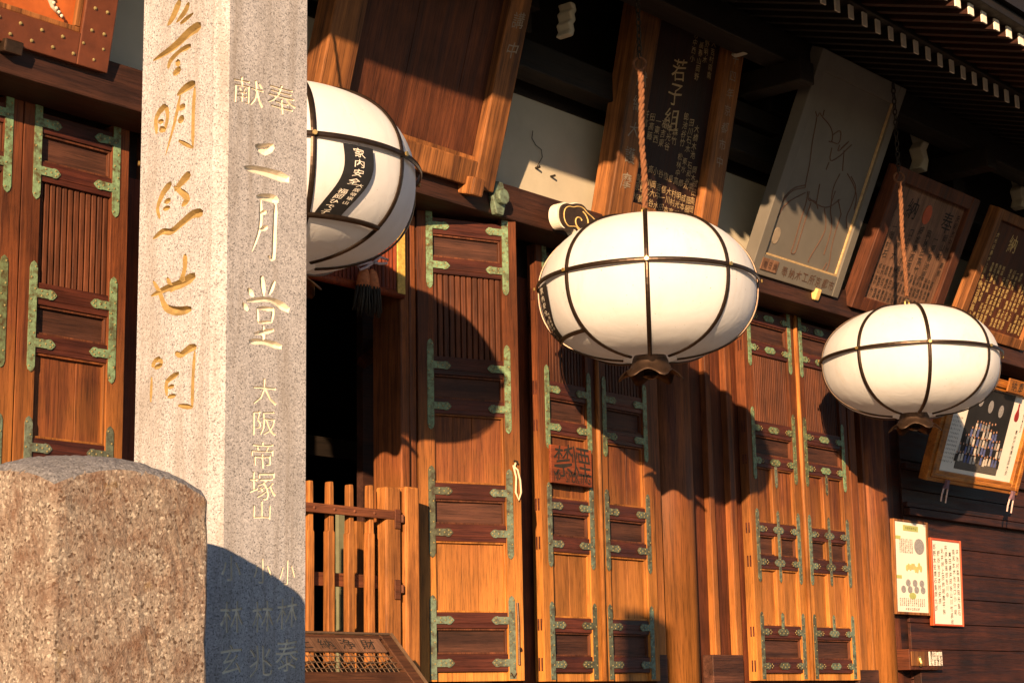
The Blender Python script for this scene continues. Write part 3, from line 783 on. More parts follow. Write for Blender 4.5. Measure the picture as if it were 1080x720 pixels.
# ------------------------------------------------------------------ lanterns
LR = .715; LH = .67 * LR
def lpt(th, a, off=0.0, sag=True, th0=0.0):
    """point of the shade: th around, a from 0 (top) to pi (bottom)"""
    s = abs(math.sin(a)); c = math.cos(a)
    r = LR * s ** (.92 if c > 0 else .76); z = LH * (abs(c) ** .97 if c > 0 else -abs(c) ** .84)
    if c > .0: z -= .045 * LR * math.exp(-(r / (.22 * LR)) ** 2)
    if sag:
        ph = ((th - th0) / (math.pi / 4)) % 1.0
        k = math.sin(math.pi * ph); r *= 1 - .022 * k * s
    nr, nz = s, c * LR / LH * .8
    l = math.hypot(nr, nz) or 1
    return Vector(((r + off * nr / l) * math.cos(th), (r + off * nr / l) * math.sin(th), z + off * nz / l))
A0, A1 = rad(7), rad(171)
def make_lantern(rot, door, band_text, label):
    """rot: direction of the first rib; door: index of the sector with the little door and the black band"""
    t = bpy.data.objects.new('hanging_lantern', None); COL.objects.link(t)
    tag(t, label, 'lantern', 'white lanterns hung in a row under the eaves')
    mb = MB(); nt_, na = 96, 40; vs = []
    for j in range(na + 1):
        a = A0 + (A1 - A0) * j / na
        for i in range(nt_): vs.append(lpt(rot + 2 * math.pi * i / nt_, a, 0, True, rot))
    fs = [(j * nt_ + i, (j + 1) * nt_ + i, (j + 1) * nt_ + (i + 1) % nt_, j * nt_ + (i + 1) % nt_) for j in range(na) for i in range(nt_)]
    mb.add(vs, fs); mb.build('cloth_shade', M['fabric'], t, smooth=True)
    def ribbon(mb, pts, wdir, out, wd, th):
        n = len(pts); vs = []
        for p, u, o in zip(pts, wdir, out):
            vs += [p + u * wd / 2, p + u * wd / 2 + o * th, p + u * wd / 6 + o * th * 1.6, p - u * wd / 6 + o * th * 1.6, p - u * wd / 2 + o * th, p - u * wd / 2]
        fs = []
        for i in range(n - 1):
            for k in range(6): fs.append((i * 6 + k, (i + 1) * 6 + k, (i + 1) * 6 + (k + 1) % 6, i * 6 + (k + 1) % 6))
        mb.add(vs, fs)
    for k in range(8):
        th = rot + k * math.pi / 4; mb = MB(); pts = []; out = []; u = Vector((-math.sin(th), math.cos(th), 0))
        for j in range(37):
            a = A0 + (A1 - A0) * j / 36; p = lpt(th, a, .004, False); q = lpt(th, a, .014, False)
            pts.append(p); out.append((q - p).normalized())
        ribbon(mb, pts, [u] * 37, out, .028, .007); mb.build('rib', M['rib'], t)
    def hoop(a, th0, th1, n, wd, name):
        mb = MB(); pts = []; out = []; wdv = []
        for i in range(n + 1):
            th = th0 + (th1 - th0) * i / n; p = lpt(th, a, .009, False); q = lpt(th, a, .02, False)
            pts.append(p); o = (q - p).normalized(); out.append(o); tang = Vector((-math.sin(th), math.cos(th), 0)); wdv.append(o.cross(tang))
        ribbon(mb, pts, wdv, out, wd, .008); return mb.build(name, M['rib'], t)
    hoop(rad(88), 0, 2 * math.pi, 96, .030, 'hoop')
    th0 = rot + door * math.pi / 4
    hoop(rad(132), th0, th0 + math.pi / 4, 14, .028, 'door_bar')
    mb = MB()                                                   # rivets where ribs cross the hoop
    for k in range(8):
        p = lpt(rot + k * math.pi / 4, rad(88), .03, False); mb.tube([p, p * 1.012], .013, 8)
    mb.build('rivet', M['brass'], t)
    # black silk band with writing, hanging in the door sector
    b0, b1 = th0 + rad(12), th0 + rad(26)
    mb = MB(); nn = 16
    def bp(x, y, off=.0):       # x 0..1 left to right seen from outside, y 0..1 downwards
        a = rad(90.5) + rad(40) * y; th = b0 + (b1 - b0) * x - rad(7) * y * y + rad(1.5) * math.sin(5 * y)
        return lpt(th, a, .010 + off, False)
    vs = []
    for j in range(nn + 1):
        for i in range(5): vs.append(bp(i / 4, j / nn))
    mb.add(vs, [(j * 5 + i, j * 5 + i + 1, (j + 1) * 5 + i + 1, (j + 1) * 5 + i) for j in range(nn) for i in range(4)])
    bd = mb.build('name_band', M['band'], t, smooth=True)
    mb = MB()
    fnb = lambda p: bp(p.x, -p.y, .004)
    for i, ch in enumerate(band_text[0]): put(mb, ch, .48, -(.08 + .125 * i), .36, .10, 0, fn=fnb, shear=.03)
    for i, ch in enumerate(band_text[1]): put(mb, ch, .74, -(.50 + .07 * i), .22, .055, 0, fn=fnb, shear=.02)
    for i, ch in enumerate(band_text[2]): put(mb, ch, .33, -(.62 + .085 * i), .32, .075, 0, fn=fnb, shear=.02)
    mb.build('lettering', M['paper'], bd)
    # bronze flower cap below
    mb = MB(); n = 48; zc = -LH * .985
    prof = [(.04, .02), (.10, .012), (.108, -.01), (.112, -.035), (.138, -.08), (.192, -.118)]
    vs = []; 
    for j, (r, z) in enumerate(prof):
        for i in range(n):
            th = 2 * math.pi * i / n; pet = math.cos(6 * th) ; q = j / (len(prof) - 1)
            dz = -.03 * max(0, pet) * q ** 2 + .02 * max(0, -pet) * q ** 2
            vs.append(Vector((r * (1 + .10 * q * pet) * math.cos(th), r * (1 + .10 * q * pet) * math.sin(th), zc + z + dz)))
    mb.add(vs, [(j * n + i, j * n + (i + 1) % n, (j + 1) * n + (i + 1) % n, (j + 1) * n + i) for j in range(len(prof) - 1) for i in range(n)])
    cp = mb.build('flower_cap', M['cap'], t, smooth=True)
    s = cp.modifiers.new('solid', 'SOLIDIFY'); s.thickness = .006
    mb = MB(); mb.tube([(0, 0, zc + .02), (0, 0, zc - .10)], [.07, .045], 12); mb.tube([(0, 0, zc - .09), (0, 0, zc - .12), (0, 0, zc - .135)], [.045, .05, .02], 12); mb.build('cap_core', M['rib'], cp)
    # top plate and lifting ring
    mb = MB(); zt = LH * .945
    mb.tube([(0, 0, zt - .03), (0, 0, zt + .012)], .09, 16)
    mb.tube([(0, 0, zt), (0, 0, zt + .035)], .022, 8)
    mb.tube([(.035 * math.cos(2 * math.pi * i / 16), 0, zt + .06 + .035 * math.sin(2 * math.pi * i / 16)) for i in range(16)], .007, 6, close=True)
    mb.build('top_mount', M['brass'], t)
    return t
# directions: angle of the rib nearest the viewer
def view_dir(c): return math.atan2(-c.y, -c.x)
def cen(px, py, w_):
    d = F * 2 * LR / w_; r = ray(px, py) * (d / F); return Vector((r.x, r.y, r.z + EYE))
C1 = cen(298, 188, 286); C2 = cen(683, 304, 228.5); C3 = cen(960.5, 381, 185.5)
L1 = make_lantern(view_dir(C1) + rad(12), 0, ('家内安全', '大阪帝塚山', '福岡ひで子'), 'white cloth lantern partly behind the granite pillar, with a black lettered band in front')
L1.location = C1
L2 = make_lantern(view_dir(C2) + rad(0), 6, ('家内安全', '大阪帝塚山', '福岡ひで子'), 'large white cloth lantern in full view between the other two')
L2.location = C2
L3 = make_lantern(view_dir(C3) + rad(12), 3, ('家内安全', '大阪帝塚山', '福岡ひで子'), 'white cloth lantern beside the framed group photograph, farthest of the row')
L3.location = C3; L3.scale = (1, 1, .935)
print('lantern', C1, C2, C3)

def hanger(C, ztop, label, r=.021):
    t = bpy.data.objects.new('hanging_chain', None); COL.objects.link(t); t.location = C + Vector((0, 0, LH * .945 + .07))
    tag(t, label, 'chain', 'chains holding the lanterns')
    z0 = 0.02; z1 = ztop - t.location.z
    mb = MB(); K = 90
    for st in range(3):                                   # three twisted strands
        mb.tube([(.008 * math.sin(.1 * k) + .5 * r * math.cos(2.1 * st + (z1 - z0) * k / K * 42), .5 * r * math.sin(2.1 * st + (z1 - z0) * k / K * 42), z0 + (z1 - z0) * k / K) for k in range(K + 1)], [r * .58 * random.uniform(.85, 1.15) for _ in range(K + 1)], 6)
    if r > .01: mb.tube([(.012, .0, z0), (.014, .004, z1)], .006, 5)
    mb.build('wrapped_rope', M['rope'], t, smooth=True)
    if r < .01: return t
    mb = MB(); rr = .042
    mb.tube([(rr * math.sin(2 * math.pi * i / 20) * .64, -rr * math.sin(2 * math.pi * i / 20) * .76, z1 + rr + rr * math.cos(2 * math.pi * i / 20)) for i in range(20)], .009, 6, close=True)
    mb.build('ring', M['rope'], t, smooth=True)
    mb = MB(); zc = z1 + 2 * rr + .02; k = 0
    while zc < 5.1 + E_ - t.location.z:
        a = (k % 2) * math.pi / 2
        mb.tube([(.016 * math.cos(q) * math.cos(a), .016 * math.cos(q) * math.sin(a), zc + .03 * math.sin(q)) for q in [2 * math.pi * i / 10 for i in range(10)]], .0055, 5, close=True)
        zc += .046; k += 1
    mb.build('iron_links', M['chain'], t, smooth=True)
hanger(C2, at(676, 74, C2.y).z, 'orange wrapped rope and chain holding up the middle lantern')
hanger(C3, at(943, 190, C3.y).z, 'orange wrapped rope and chain holding up the farthest lantern', .018)
hanger(C1, 5.1 + E_, 'thin rope holding up the lantern behind the granite pillar', .007)

# ------------------------------------------------------------------ votive panels above the beam
def tilt_frame(name, X, Y, z, tilt, label, cat, group=None):
    bpy.context.view_layer.update(); t = rad(tilt); return frame(name, (X, Y, z), (1, 0, 0), (0, -math.sin(t), math.cos(t)), label, cat, group)
def border(mb, w_, h_, l, r, b, t, z0, z1):
    """frame of four butted pieces"""
    mb.box((0, 0, z0), (l, h_, z1)); mb.box((w_ - r, 0, z0), (w_, h_, z1))
    mb.box((l, 0, z0), (w_ - r, b, z1 - .003)); mb.box((l, h_ - t, z0), (w_ - r, h_, z1 - .003))
GP = 'votive panels leaning above the beam'
# orange painted panel, far left
a = at(110, 78, 7.66); P = tilt_frame('votive_panel', a.x - 2.0, 7.66, a.z, 11.7, 'orange painted panel in a studded brown frame above the left doors', 'votive panel', GP)
w_, h_ = 2.0, 1.3
mb = MB(); border(mb, w_, h_, .22, .20, .17, .17, -.09, .03); fr = mb.build('frame', M['paint_frame'], P, bevel=.006)
mb = MB(); mb.box((.22, .17, -.06), (w_ - .2, h_ - .17, -.02)); mb.build('painted_board', M['paint_orange'], P)
mb = MB(); border_in = [(.22, .17), (w_ - .2, .17)]
mb.box((.222, .172, -.02), (w_ - .202, .2, .012)); mb.box((w_ - .235, .202, -.02), (w_ - .202, h_ - .172, .010)); mb.build('inner_moulding', M['frame_lit'], P, bevel=.004)
mb = MB()
for i in range(16):
    for yy in (.05, .12): mb.dome((w_ - .1 - i * .13 + (.05 if yy > .1 else 0), yy, .027), .011, .01)
for i in range(9):
    for xx in (.06, .14): mb.dome((w_ - xx, .2 + i * .12, .03), .011, .01)
mb.build('stud', M['stud'], fr)
mb = MB()
pts = [(1.5, .62), (1.42, .52), (1.50, .45), (1.57, .36), (1.63, .27), (1.68, .23)]
mb.tube([(x, y, -.017) for x, y in pts], [.03, .028, .024, .02, .014, .005], 8)
for i in range(14):
    t_ = i / 13 * (len(pts) - 1); k = min(int(t_), len(pts) - 2); f_ = t_ - k
    mb.dome((pts[k][0] * (1 - f_) + pts[k + 1][0] * f_, pts[k][1] * (1 - f_) + pts[k + 1][1] * f_, .004), .011, .008)
mb.build('painted_tail', M['cream'], P, smooth=True)
mb = MB(); mb.prism([(.25, .2), (.95, .2), (1.1, .42), (1.3, .6), (1.25, 1.1), (.25, 1.1)], -.0195, -.017); mb.build('painted_cloud', M['paint_brown'], P)
mb = MB(); mb.box((w_ - .66, -.05, -.02), (w_ - .55, .02, .06)); mb.build('bracket', M['cap'], P, bevel=.008)
# tall brown panel with one gilt character showing
a = at(515, 200, 7.66); X1 = a.x; X0 = at(330, 90, 7.58).x; w_ = X1 - X0; h_ = 2.1
P = tilt_frame('votive_panel', X0, 7.66, a.z - .02, 16.5, 'tall brown wooden panel with carved side frames behind the nearest lantern', 'votive panel', GP)
mb = MB(); border(mb, w_, h_, .25, .20, .17, .15, -.12, .05); mb.build('frame', M['frame_lit'], P, bevel=.01)
mb = MB()
n = 5; ww = (w_ - .45) / n
for i in range(n): mb.box((.25 + ww * i + .001, .17, -.06), (.25 + ww * (i + 1) - .001, h_ - .15, -.02 - .003 * (i % 2)))
mb.build('board', M['panel_brown'], P)
mb = MB(); mb.box((.25, .17, -.02), (w_ - .2, .2, .0)); mb.build('ledge', M['frame_lit'], P)
mb = MB(); zx = .72
column_text(mb, '講組', .72, 1.50 + .26, .20, .235, z=-.012, res=2); mb.build('lettering', M['graytext'], P)
mb = MB(); column_text(mb, '東京都講中', w_ - .10, 1.75, .11, .20, z=.054); column_text(mb, '奉納大正', .11, 1.55, .11, .20, z=.054); mb.build('frame_lettering', M['graytext'], P)
mb = MB(); mb.box((w_ - .28, -.06, -.06), (w_ - .17, .06, .12)); mb.build('bracket', M['frame_lit'], P, bevel=.012)
# dark panel crowded with names
a = at(635, 220, 7.68); X0 = a.x; X1 = at(754, 211, 7.60).x; w_ = X1 - X0; h_ = 2.15
P = tilt_frame('votive_panel', X0, 7.68, 3.46 + E_, 13.3, 'dark panel crowded with gilt names in a broad grained frame above the middle lantern', 'votive panel', GP)
mb = MB(); border(mb, w_, h_, .26, .23, .16, .15, -.12, .06); mb.build('frame', M['frame_lit'], P, bevel=.012)
mb = MB(); mb.box((.26, .16, -.06), (w_ - .23, h_ - .15, -.02)); mb.build('board', M['panel_dark'], P)
iw = w_ - .49; x0 = .26
mb = MB(); zt = -.015
column_text(mb, '若子組', x0 + iw * .46, 1.25, .17, .19, z=zt, res=2)
for c_ in range(6): column_text(mb, kan(random.choice((2, 3, 3))), x0 + iw * (.10 + .055 * c_ * 1.6), .84 - .01 * c_, .062, z=zt)
for c_ in range(3): column_text(mb, kan(4), x0 + iw * (.66 + .09 * c_), .93 - .03 * c_, .06, z=zt)
for c_ in range(4): column_text(mb, kan(random.choice((2, 3))), x0 + iw * (.66 + .08 * c_), .62 - .02 * c_, .055, z=zt)
for r_, (yy, hh) in enumerate(((.46, 1), (.36, 2), (.22, 1))):
    for c_ in range(11): column_text(mb, kan(2 if r_ == 1 else 1), x0 + iw * (.12 + .076 * c_), yy - .004 * c_, .058, z=zt)
column_text(mb, kan(4), x0 + iw * .94, .46, .06, z=zt); column_text(mb, kan(7), x0 + iw * .05, .72, .058, z=zt)
for k, (dx, dy) in enumerate(((.62, 1.62), (.72, 1.5), (.8, 1.65), (.9, 1.55))): column_text(mb, kan(5), x0 + iw * dx, dy, .055, z=zt)
mb.build('lettering', M['palegold'], P)
mb = MB()
column_text(mb, '献納大護摩', .13, 1.05, .115, .19, z=.063); column_text(mb, '明治十四年京都市中', w_ - .115, 1.75, .085, .135, z=.063); mb.build('frame_lettering', M['graytext'], P)
mb = MB()
for dx, dy in ((.08, 1.62), (.15, 1.62), (.30, 1.66), (.37, 1.66)): mb.box((x0 + iw * dx, dy, -.0195), (x0 + iw * dx + .035, dy + .17, -.015))
mb.build('pasted_slip', M['graytext'], P)
# pale grey panel with the outline of a horse
a = at(788, 283, 7.68); X0 = a.x; w_ = 1.36; h_ = 1.86
P = tilt_frame('votive_panel', X0, 7.68, a.z - .02, 24.6, 'pale grey panel with the incised outline of a horse between two lanterns', 'votive panel', GP)
mb = MB(); border(mb, w_, h_, .12, .10, .17, .16, -.08, .035); mb.build('frame', M['panel_grey'], P, bevel=.006)
mb = MB(); mb.box((.12, .17, -.05), (w_ - .1, h_ - .16, 0)); mb.build('board', M['panel_grey'], P)
mb = MB(); mb.box((.122, .172, 0), (w_ - .102, .188, .018)); mb.box((w_ - .118, .19, 0), (w_ - .102, h_ - .162, .016)); mb.build('gilt_edge', M['palegold'], P)
mb = MB()
def hl(pts, r=.0045):
    for _ in range(2):
        q = [pts[0]]
        for a_, b_ in zip(pts[:-1], pts[1:]): q += [(a_[0] * .75 + b_[0] * .25, a_[1] * .75 + b_[1] * .25), (a_[0] * .25 + b_[0] * .75, a_[1] * .25 + b_[1] * .75)]
        pts = q + [pts[-1]]
    mb.tube([(.12 + x * (w_ - .22), .17 + y * (h_ - .33), .002) for x, y in pts], r, 5)
bpy.context.view_layer.update(); pl_n = P.matrix_world.to_3x3() @ Vector((0, 0, 1)); pl_i = P.matrix_world.inverted(); pl_o = P.matrix_world.translation - Vector((0, 0, EYE))
def on_panel(px, py):
    r = ray(px, py); q = pl_i @ (r * (pl_o.dot(pl_n) / r.dot(pl_n)) + Vector((0, 0, EYE))); return ((q.x - .12) / (w_ - .22), (q.y - .17) / (h_ - .33))
def tr1(y0, *pts): hl([on_panel(780 + a / 3.273, y0 + b / 3.273) for a, b in pts])
tr1(0, (262, 385), (268, 408), (276, 385), (285, 408), (292, 380)); tr1(0, (266, 405), (262, 432), (250, 490), (243, 560), (230, 620), (226, 648))
tr1(0, (226, 648), (182, 655), (150, 692), (126, 735)); tr1(0, (286, 405), (310, 430), (322, 460), (318, 492), (308, 488)); tr1(0, (322, 465), (352, 445), (345, 500), (318, 490))
tr1(0, (345, 500), (335, 530), (386, 480), (350, 512)); tr1(0, (318, 510), (308, 560), (340, 545), (386, 500)); tr1(0, (308, 560), (298, 586)); tr1(0, (372, 600), (395, 640), (405, 680), (395, 725))
tr1(0, (346, 600), (320, 650), (314, 722)); tr1(0, (360, 520), (355, 590)); tr1(0, (276, 635), (265, 700)); tr1(0, (240, 660), (234, 695), (262, 690), (270, 720))
tr1(180, (385, 20), (405, 60), (386, 120), (366, 160), (370, 200)); tr1(180, (330, 70), (310, 130), (320, 180), (310, 230), (290, 290)); tr1(180, (350, 150), (330, 210), (315, 270), (310, 320), (292, 360), (280, 354), (300, 318))
tr1(180, (225, 50), (180, 60), (140, 110), (115, 170), (130, 165), (152, 115), (226, 76)); tr1(180, (235, 70), (230, 110), (210, 170), (186, 258), (174, 285), (190, 288), (202, 250), (226, 170), (246, 110))
tr1(180, (240, 95), (270, 120), (305, 130), (346, 100)); tr1(180, (292, 130), (300, 190), (285, 230), (242, 298), (236, 315)); tr1(180, (340, 100), (350, 150)); mb.build('horse_drawing', M['inksoft'], P)
mb = MB(); mb.disc((.23, .34), .05, .0005, .005, 14, ry=.07); mb.build('seal', M['graytext'], P)
mb = MB()
for i, ch in enumerate('奉納木工所京都市'): put(mb, ch, .46 + i * .105, .085, .085, .085, .036, shear=.02)
for i, ch in enumerate('春日講'): put(mb, ch, .15 + i * .07, .095, .055, .055, .046, shear=.02)
mb.build('lettering', M['inksoft'], P)
mb = MB(); mb.box((.10, .045, .034), (.34, .145, .042)); mb.build('name_plate', M['panel_paper'], P, bevel=.01)
mb = MB()
for xx in (.98,): mb.box((xx, -.07, -.03), (xx + .07, .03, .06))
mb.build('bracket', M['goldtext'], P, bevel=.012)
# pale panel with brush writing
a = at(893, 320, 7.68); X0 = a.x; w_ = 1.5; h_ = 1.28
P = tilt_frame('votive_panel', X0, 7.68, a.z - .02, 26, 'brown framed panel of black brush writing behind the farthest lantern rope', 'votive panel', GP)
mb = MB(); border(mb, w_, h_, .15, .14, .12, .12, -.08, .05); mb.build('frame', M['panel_brown'], P, bevel=.008)
mb = MB(); mb.box((.15, .12, -.05), (w_ - .14, h_ - .12, .0)); mb.build('board', M['panel_paper'], P)
mb = MB()
put(mb, '奉', w_ - .36, .98, .19, .19, .003, res=2); put(mb, '納', .48, .98, .19, .19, .003, res=2)
for c_ in range(7): column_text(mb, kan(random.choice((3, 4, 5))), .30 + c_ * .15, .80 + random.uniform(-.03, .04), .075, .085, z=.003)
column_text(mb, kan(8), w_ - .2, 1.05, .06, .075, z=.003); column_text(mb, kan(8), .21, 1.02, .06, .075, z=.003)
for r_ in range(3):
    for c_ in range(17): column_text(mb, kan(2), .23 + c_ * .064, .42 - r_ * .11, .045, .046, z=.003)
mb.build('lettering', M['ink'], P)
mb = MB(); mb.disc((.76, .98), .07, .0005, .004, 12, ry=.09); mb.build('faded_crest', M['redlac'], P)
mb = MB(); mb.box((.42, -.06, -.02), (.5, .05, .07)); mb.build('bracket', M['frame_lit'], P, bevel=.01)
# dark panel of gilt writing, far right
a = at(1012, 330, 7.58); X0 = a.x; w_ = 1.5; h_ = 1.22
P = tilt_frame('votive_panel', X0, 7.68, 3.42 + E_, 27, 'dark panel with rows of bright gilt characters at the right edge above the farthest lantern', 'votive panel', GP)
mb = MB(); border(mb, w_, h_, .11, .11, .1, .1, -.08, .04); mb.build('frame', M['frame_lit'], P, bevel=.008)
mb = MB(); mb.box((.11, .1, -.05), (w_ - .11, h_ - .1, .0)); mb.build('board', M['panel_brown'], P)
mb = MB(); put(mb, '納', .55, .95, .17, .17, .003, res=2); put(mb, '奉', 1.15, .95, .17, .17, .003, res=2)
for r_ in range(6):
    for c_ in range(14):
        if (c_ + r_) % 5 != 4: column_text(mb, kan(2), .32 + c_ * .078, .70 - r_ * .10, .045, .046, z=.003, bold=.01)
column_text(mb, kan(9), .21, .98, .05, .06, z=.003); column_text(mb, kan(6), .24, .48, .07, .075, z=.003)
mb.build('lettering', M['goldtext'], P)

# ------------------------------------------------------------------ framed group photograph on the right wall
a = at(973, 505, 7.74); b = at(1072, 525, 7.72); w_ = b.x - a.x; h_ = 1.06
P = tilt_frame('framed_photograph', a.x, 7.74, a.z, 20, 'orange wooden frame holding a group photograph beside the farthest lantern', 'framed photo')
mb = MB(); border(mb, w_, h_, .20, .17, .11, .11, -.05, .035); fr = mb.build('frame', M['orange_frame'], P, bevel=.008)
mb = MB(); border(mb, w_ - .1, h_ - .08, .06, .06, .035, .035, 0, .016)
mb.v = [(x + .05, y + .04, z + .036) for x, y, z in mb.v]; mb.build('raised_moulding', M['orange_frame'], fr, bevel=.005)
mb = MB(); mb.box((.20, .11, -.03), (w_ - .17, h_ - .11, 0)); mb.build('mount', M['paper'], P)
px0, px1, py0, py1 = .52, w_ - .50, .15, h_ - .12
mb = MB(); mb.box((px0, py0, .0005), (px1, py1, .003)); pr = mb.build('print', M['photo_dark'], P)
mb = MB(); mb.box((px0 + .004, py0 + .004, .003), (px1 - .004, py0 + .11, .0042)); mb.build('print_ground', M['photo_ground'], pr)
mb = MB(); z = .0045
for r_, (yy, n, sp) in enumerate(((.14, 15, .062), (.23, 14, .064), (.31, 12, .064), (.39, 9, .062), (.46, 7, .06))):
    cx = (px0 + px1) / 2 - .02
    for i in range(n):
        x = cx + (i - (n - 1) / 2) * sp + random.uniform(-.008, .008); y = py0 + yy + random.uniform(-.012, .012)
        mi = random.choice((0, 0, 1, 2, 2, 3)) if r_ != 0 else random.choice((1, 1, 1, 3, 0))
        zz = z + .0006 * (5 - r_)
        mb.prism([(x - .022, y - .07), (x + .022, y - .07), (x + .018, y), (x - .018, y)], zz, zz + .0003, mi)
        mb.disc((x, y + .016), .012, zz, zz + .0003, 8, 4)
mb.build('print_people', [M['blue'], M['cream'], M['printgrey'], M['photo_dark'], M['skin']], pr)
mb = MB()
for i, (x, y) in enumerate(((.17, .66), (.42, .62), (.68, .60))): mb.disc((px0 + x * (px1 - px0) + .05, py0 + y * 1.02), .05, .0045, .0048, 14, ry=.062)
mb.build('print_lanterns', M['printgrey'], pr)
mb = MB()
for c_ in range(4): column_text(mb, kan(3), .25 + c_ * .05, h_ - .2, .028, z=.002)
for r_ in range(12): 
    for c_ in range(7): put(mb, random.choice(KAN), .25 + c_ * .033, .62 - r_ * .038, .02, z=.002)
column_text(mb, '奉納万燈講全国大会', w_ - .30, .60, .045, z=.002); column_text(mb, kan(6), w_ - .23, .78, .028, z=.002)
mb.build('lettering', M['ink'], P)
mb = MB(); mb.prism(smooth_loop([(-.035, -.08), (.035, -.08), (.05, -.02), (.01, .04), (.015, .10), (-.02, .10), (-.01, .04), (-.05, -.02)]), .001, .004, 0)
mb.v = [(x + w_ - .38, y + h_ - .28, z) for x, y, z in mb.v]; mb.build('emblem', M['red'], P)
t = frame('name_plaque', tuple(P.matrix_world @ Vector((w_ * .62 - .16, h_ - .10, .07))), (1, 0, 0), (0, -math.sin(rad(20)), math.cos(rad(20))), 'small wooden plaque of two brushed characters tied to the top of the photograph frame', 'plaque')
mb = MB(); mb.box((0, 0, 0), (.36, .13, .018)); mb.build('board', M['orange_frame'], t, bevel=.004)
mb = MB(); put(mb, '納', .11, .065, .11, .10, .021, res=2); put(mb, '奉', .25, .065, .11, .10, .021, res=2); mb.build('lettering', M['ink'], t)
for i, xx in enumerate((.36, w_ - .16)):
    t = frame('cord_clip', tuple(P.matrix_world @ Vector((xx, -.005, .06))), (1, 0, 0), (0, -math.sin(rad(20)), math.cos(rad(20))), ('mauve clip with two pale cord ends under the left part of the photograph frame', 'mauve clip with two pale cord ends under the right corner of the photograph frame')[i], 'clip', 'clips under the photograph frame')
    mb = MB(); mb.prism(smooth_loop([(-.05, -.05), (-.02, 0), (-.03, .05), (0, .03), (.03, .05), (.02, 0), (.05, -.05), (0, -.03)]), -.012, .012); mb.build('knot', M['mauve'], t)
    mb = MB(); mb.tube([(-.04, -.04, 0), (-.045, -.10, .0), (-.03, -.16, .0)], .008, 6); mb.tube([(.04, -.04, 0), (.05, -.11, .0), (.065, -.17, .0)], .008, 6); mb.build('cord', M['pink'], t)

# ------------------------------------------------------------------ notices on the right wall
def wall_rect(pl, pr_, pt, pb, Y):
    a = at(pl, pb, Y); b = at(pr_, pb, Y); c = at(pl, pt, Y); return a.x, a.z, b.x - a.x, c.z - a.z
x, z, w_, h_ = wall_rect(947, 983, 547, 647, 8.0)
P = frame('printed_notice', (x, 8.02, z), (1, 0, 0), (0, -.03, 1), 'printed notice with oval portrait and small round pictures in a thin wooden frame', 'notice')
mb = MB(); border(mb, w_, h_, .02, .03, .025, .02, -.03, .012); mb.build('frame', M['frame_lit'], P, bevel=.004)
mb = MB(); mb.box((.02, .025, -.02), (w_ - .03, h_ - .02, 0)); mb.build('sheet', M['paper'], P)
mb = MB(); mb.box((w_ * .28, h_ * .885, .001), (w_ * .72, h_ * .945, .003)); mb.box((.025, h_ * .79, .001), (w_ * .2, h_ * .825, .003)); mb.box((.025, h_ * .375, .001), (w_ * .2, h_ * .41, .003)); mb.disc((w_ * .5, h_ * .2), w_ * .10, .001, .003, 16, ry=.03); mb.build('green_heading', M['green'], P)
mb = MB(); mb.disc((w_ * .74, h_ * .73), w_ * .15, .001, .003, 20, ry=h_ * .085)
for i in range(3): mb.disc((w_ * (.38 + .2 * i), h_ * .335), w_ * .07, .001, .003, 12, ry=.033)
for i in range(4): mb.disc((w_ * (.24 + .19 * i), h_ * .265), w_ * .07, .001, .003, 12, ry=.033)
mb.build('round_picture', M['printgrey'], P)
mb = MB(); random.seed(3)
for i in range(9): mb.disc((w_ * (.36 + .05 * i), h_ * (.50 + random.uniform(-.02, .03))), .022, .001, .003 + .0004 * i, 9, ry=.03)
mb.build('colour_picture', M['goldtext'], P)
mb = MB()
for r_ in range(7):
    for c_ in range(8): put(mb, random.choice(KAN), w_ * (.18 + .05 * c_), h_ * (.79 - .022 * r_), .022, .018, z=.002)
for r_ in range(4):
    for c_ in range(13): put(mb, random.choice(KAN), w_ * (.14 + .058 * c_), h_ * (.165 - .022 * r_), .022, .018, z=.002)
for c_ in range(6): put(mb, random.choice(KAN), w_ * (.36 + .055 * c_), h_ * .915, .026, .024, z=.005)
for c_ in range(7): put(mb, random.choice(KAN), w_ * (.3 + .06 * c_), h_ * .06, .026, .024, z=.004)
mb.build('lettering', M['inksoft'], P)
x, z, w_, h_ = wall_rect(987, 1019, 567, 659, 8.0)
P = frame('handwritten_notice', (x, 8.03, z), (1, 0, 0), (0, -.03, 1), 'handwritten notice of brushed columns in a thin red lacquered frame', 'notice')
mb = MB(); border(mb, w_, h_, .03, .022, .018, .022, -.03, .012); mb.build('frame', M['redlac'], P, bevel=.004)
mb = MB(); mb.box((.03, .018, -.02), (w_ - .022, h_ - .022, 0)); mb.build('sheet', M['paper'], P)
mb = MB()
for c_ in range(7): column_text(mb, kan(random.choice((8, 10, 11)) if c_ != 3 else 8), w_ * (.88 - .125 * c_), h_ * (.9 if c_ else .86) - .03 * (c_ % 3), .052, h_ * .078, z=.002)
mb.build('lettering', M['ink'], P)
x, z, w_, h_ = wall_rect(958, 993, 684, 706, 7.95)
P = frame('wall_box', (x, 7.93, z), (1, 0, 0), (0, 0, 1), 'small wooden wall box with brass latch and a white written label', 'box')
mb = MB(); mb.box((0, 0, -.13), (w_, h_, 0)); mb.build('box_body', M['board_z'], P, bevel=.006)
mb = MB(); mb.box((.02, .035, .0), (w_ * .5, h_ - .02, .012)); mb.build('lid', M['frame_lit'], P, bevel=.004)
mb = MB(); mb.box((w_ * .57, .04, .001), (w_ * .97, h_ - .02, .005)); lb_ = mb.build('label_sheet', M['paper'], P)
mb = MB()
for c_ in range(4): column_text(mb, kan(4), w_ * (.92 - .095 * c_), h_ * .78, .05, h_ * .2, z=.007)
mb.build('lettering', M['ink'], lb_)
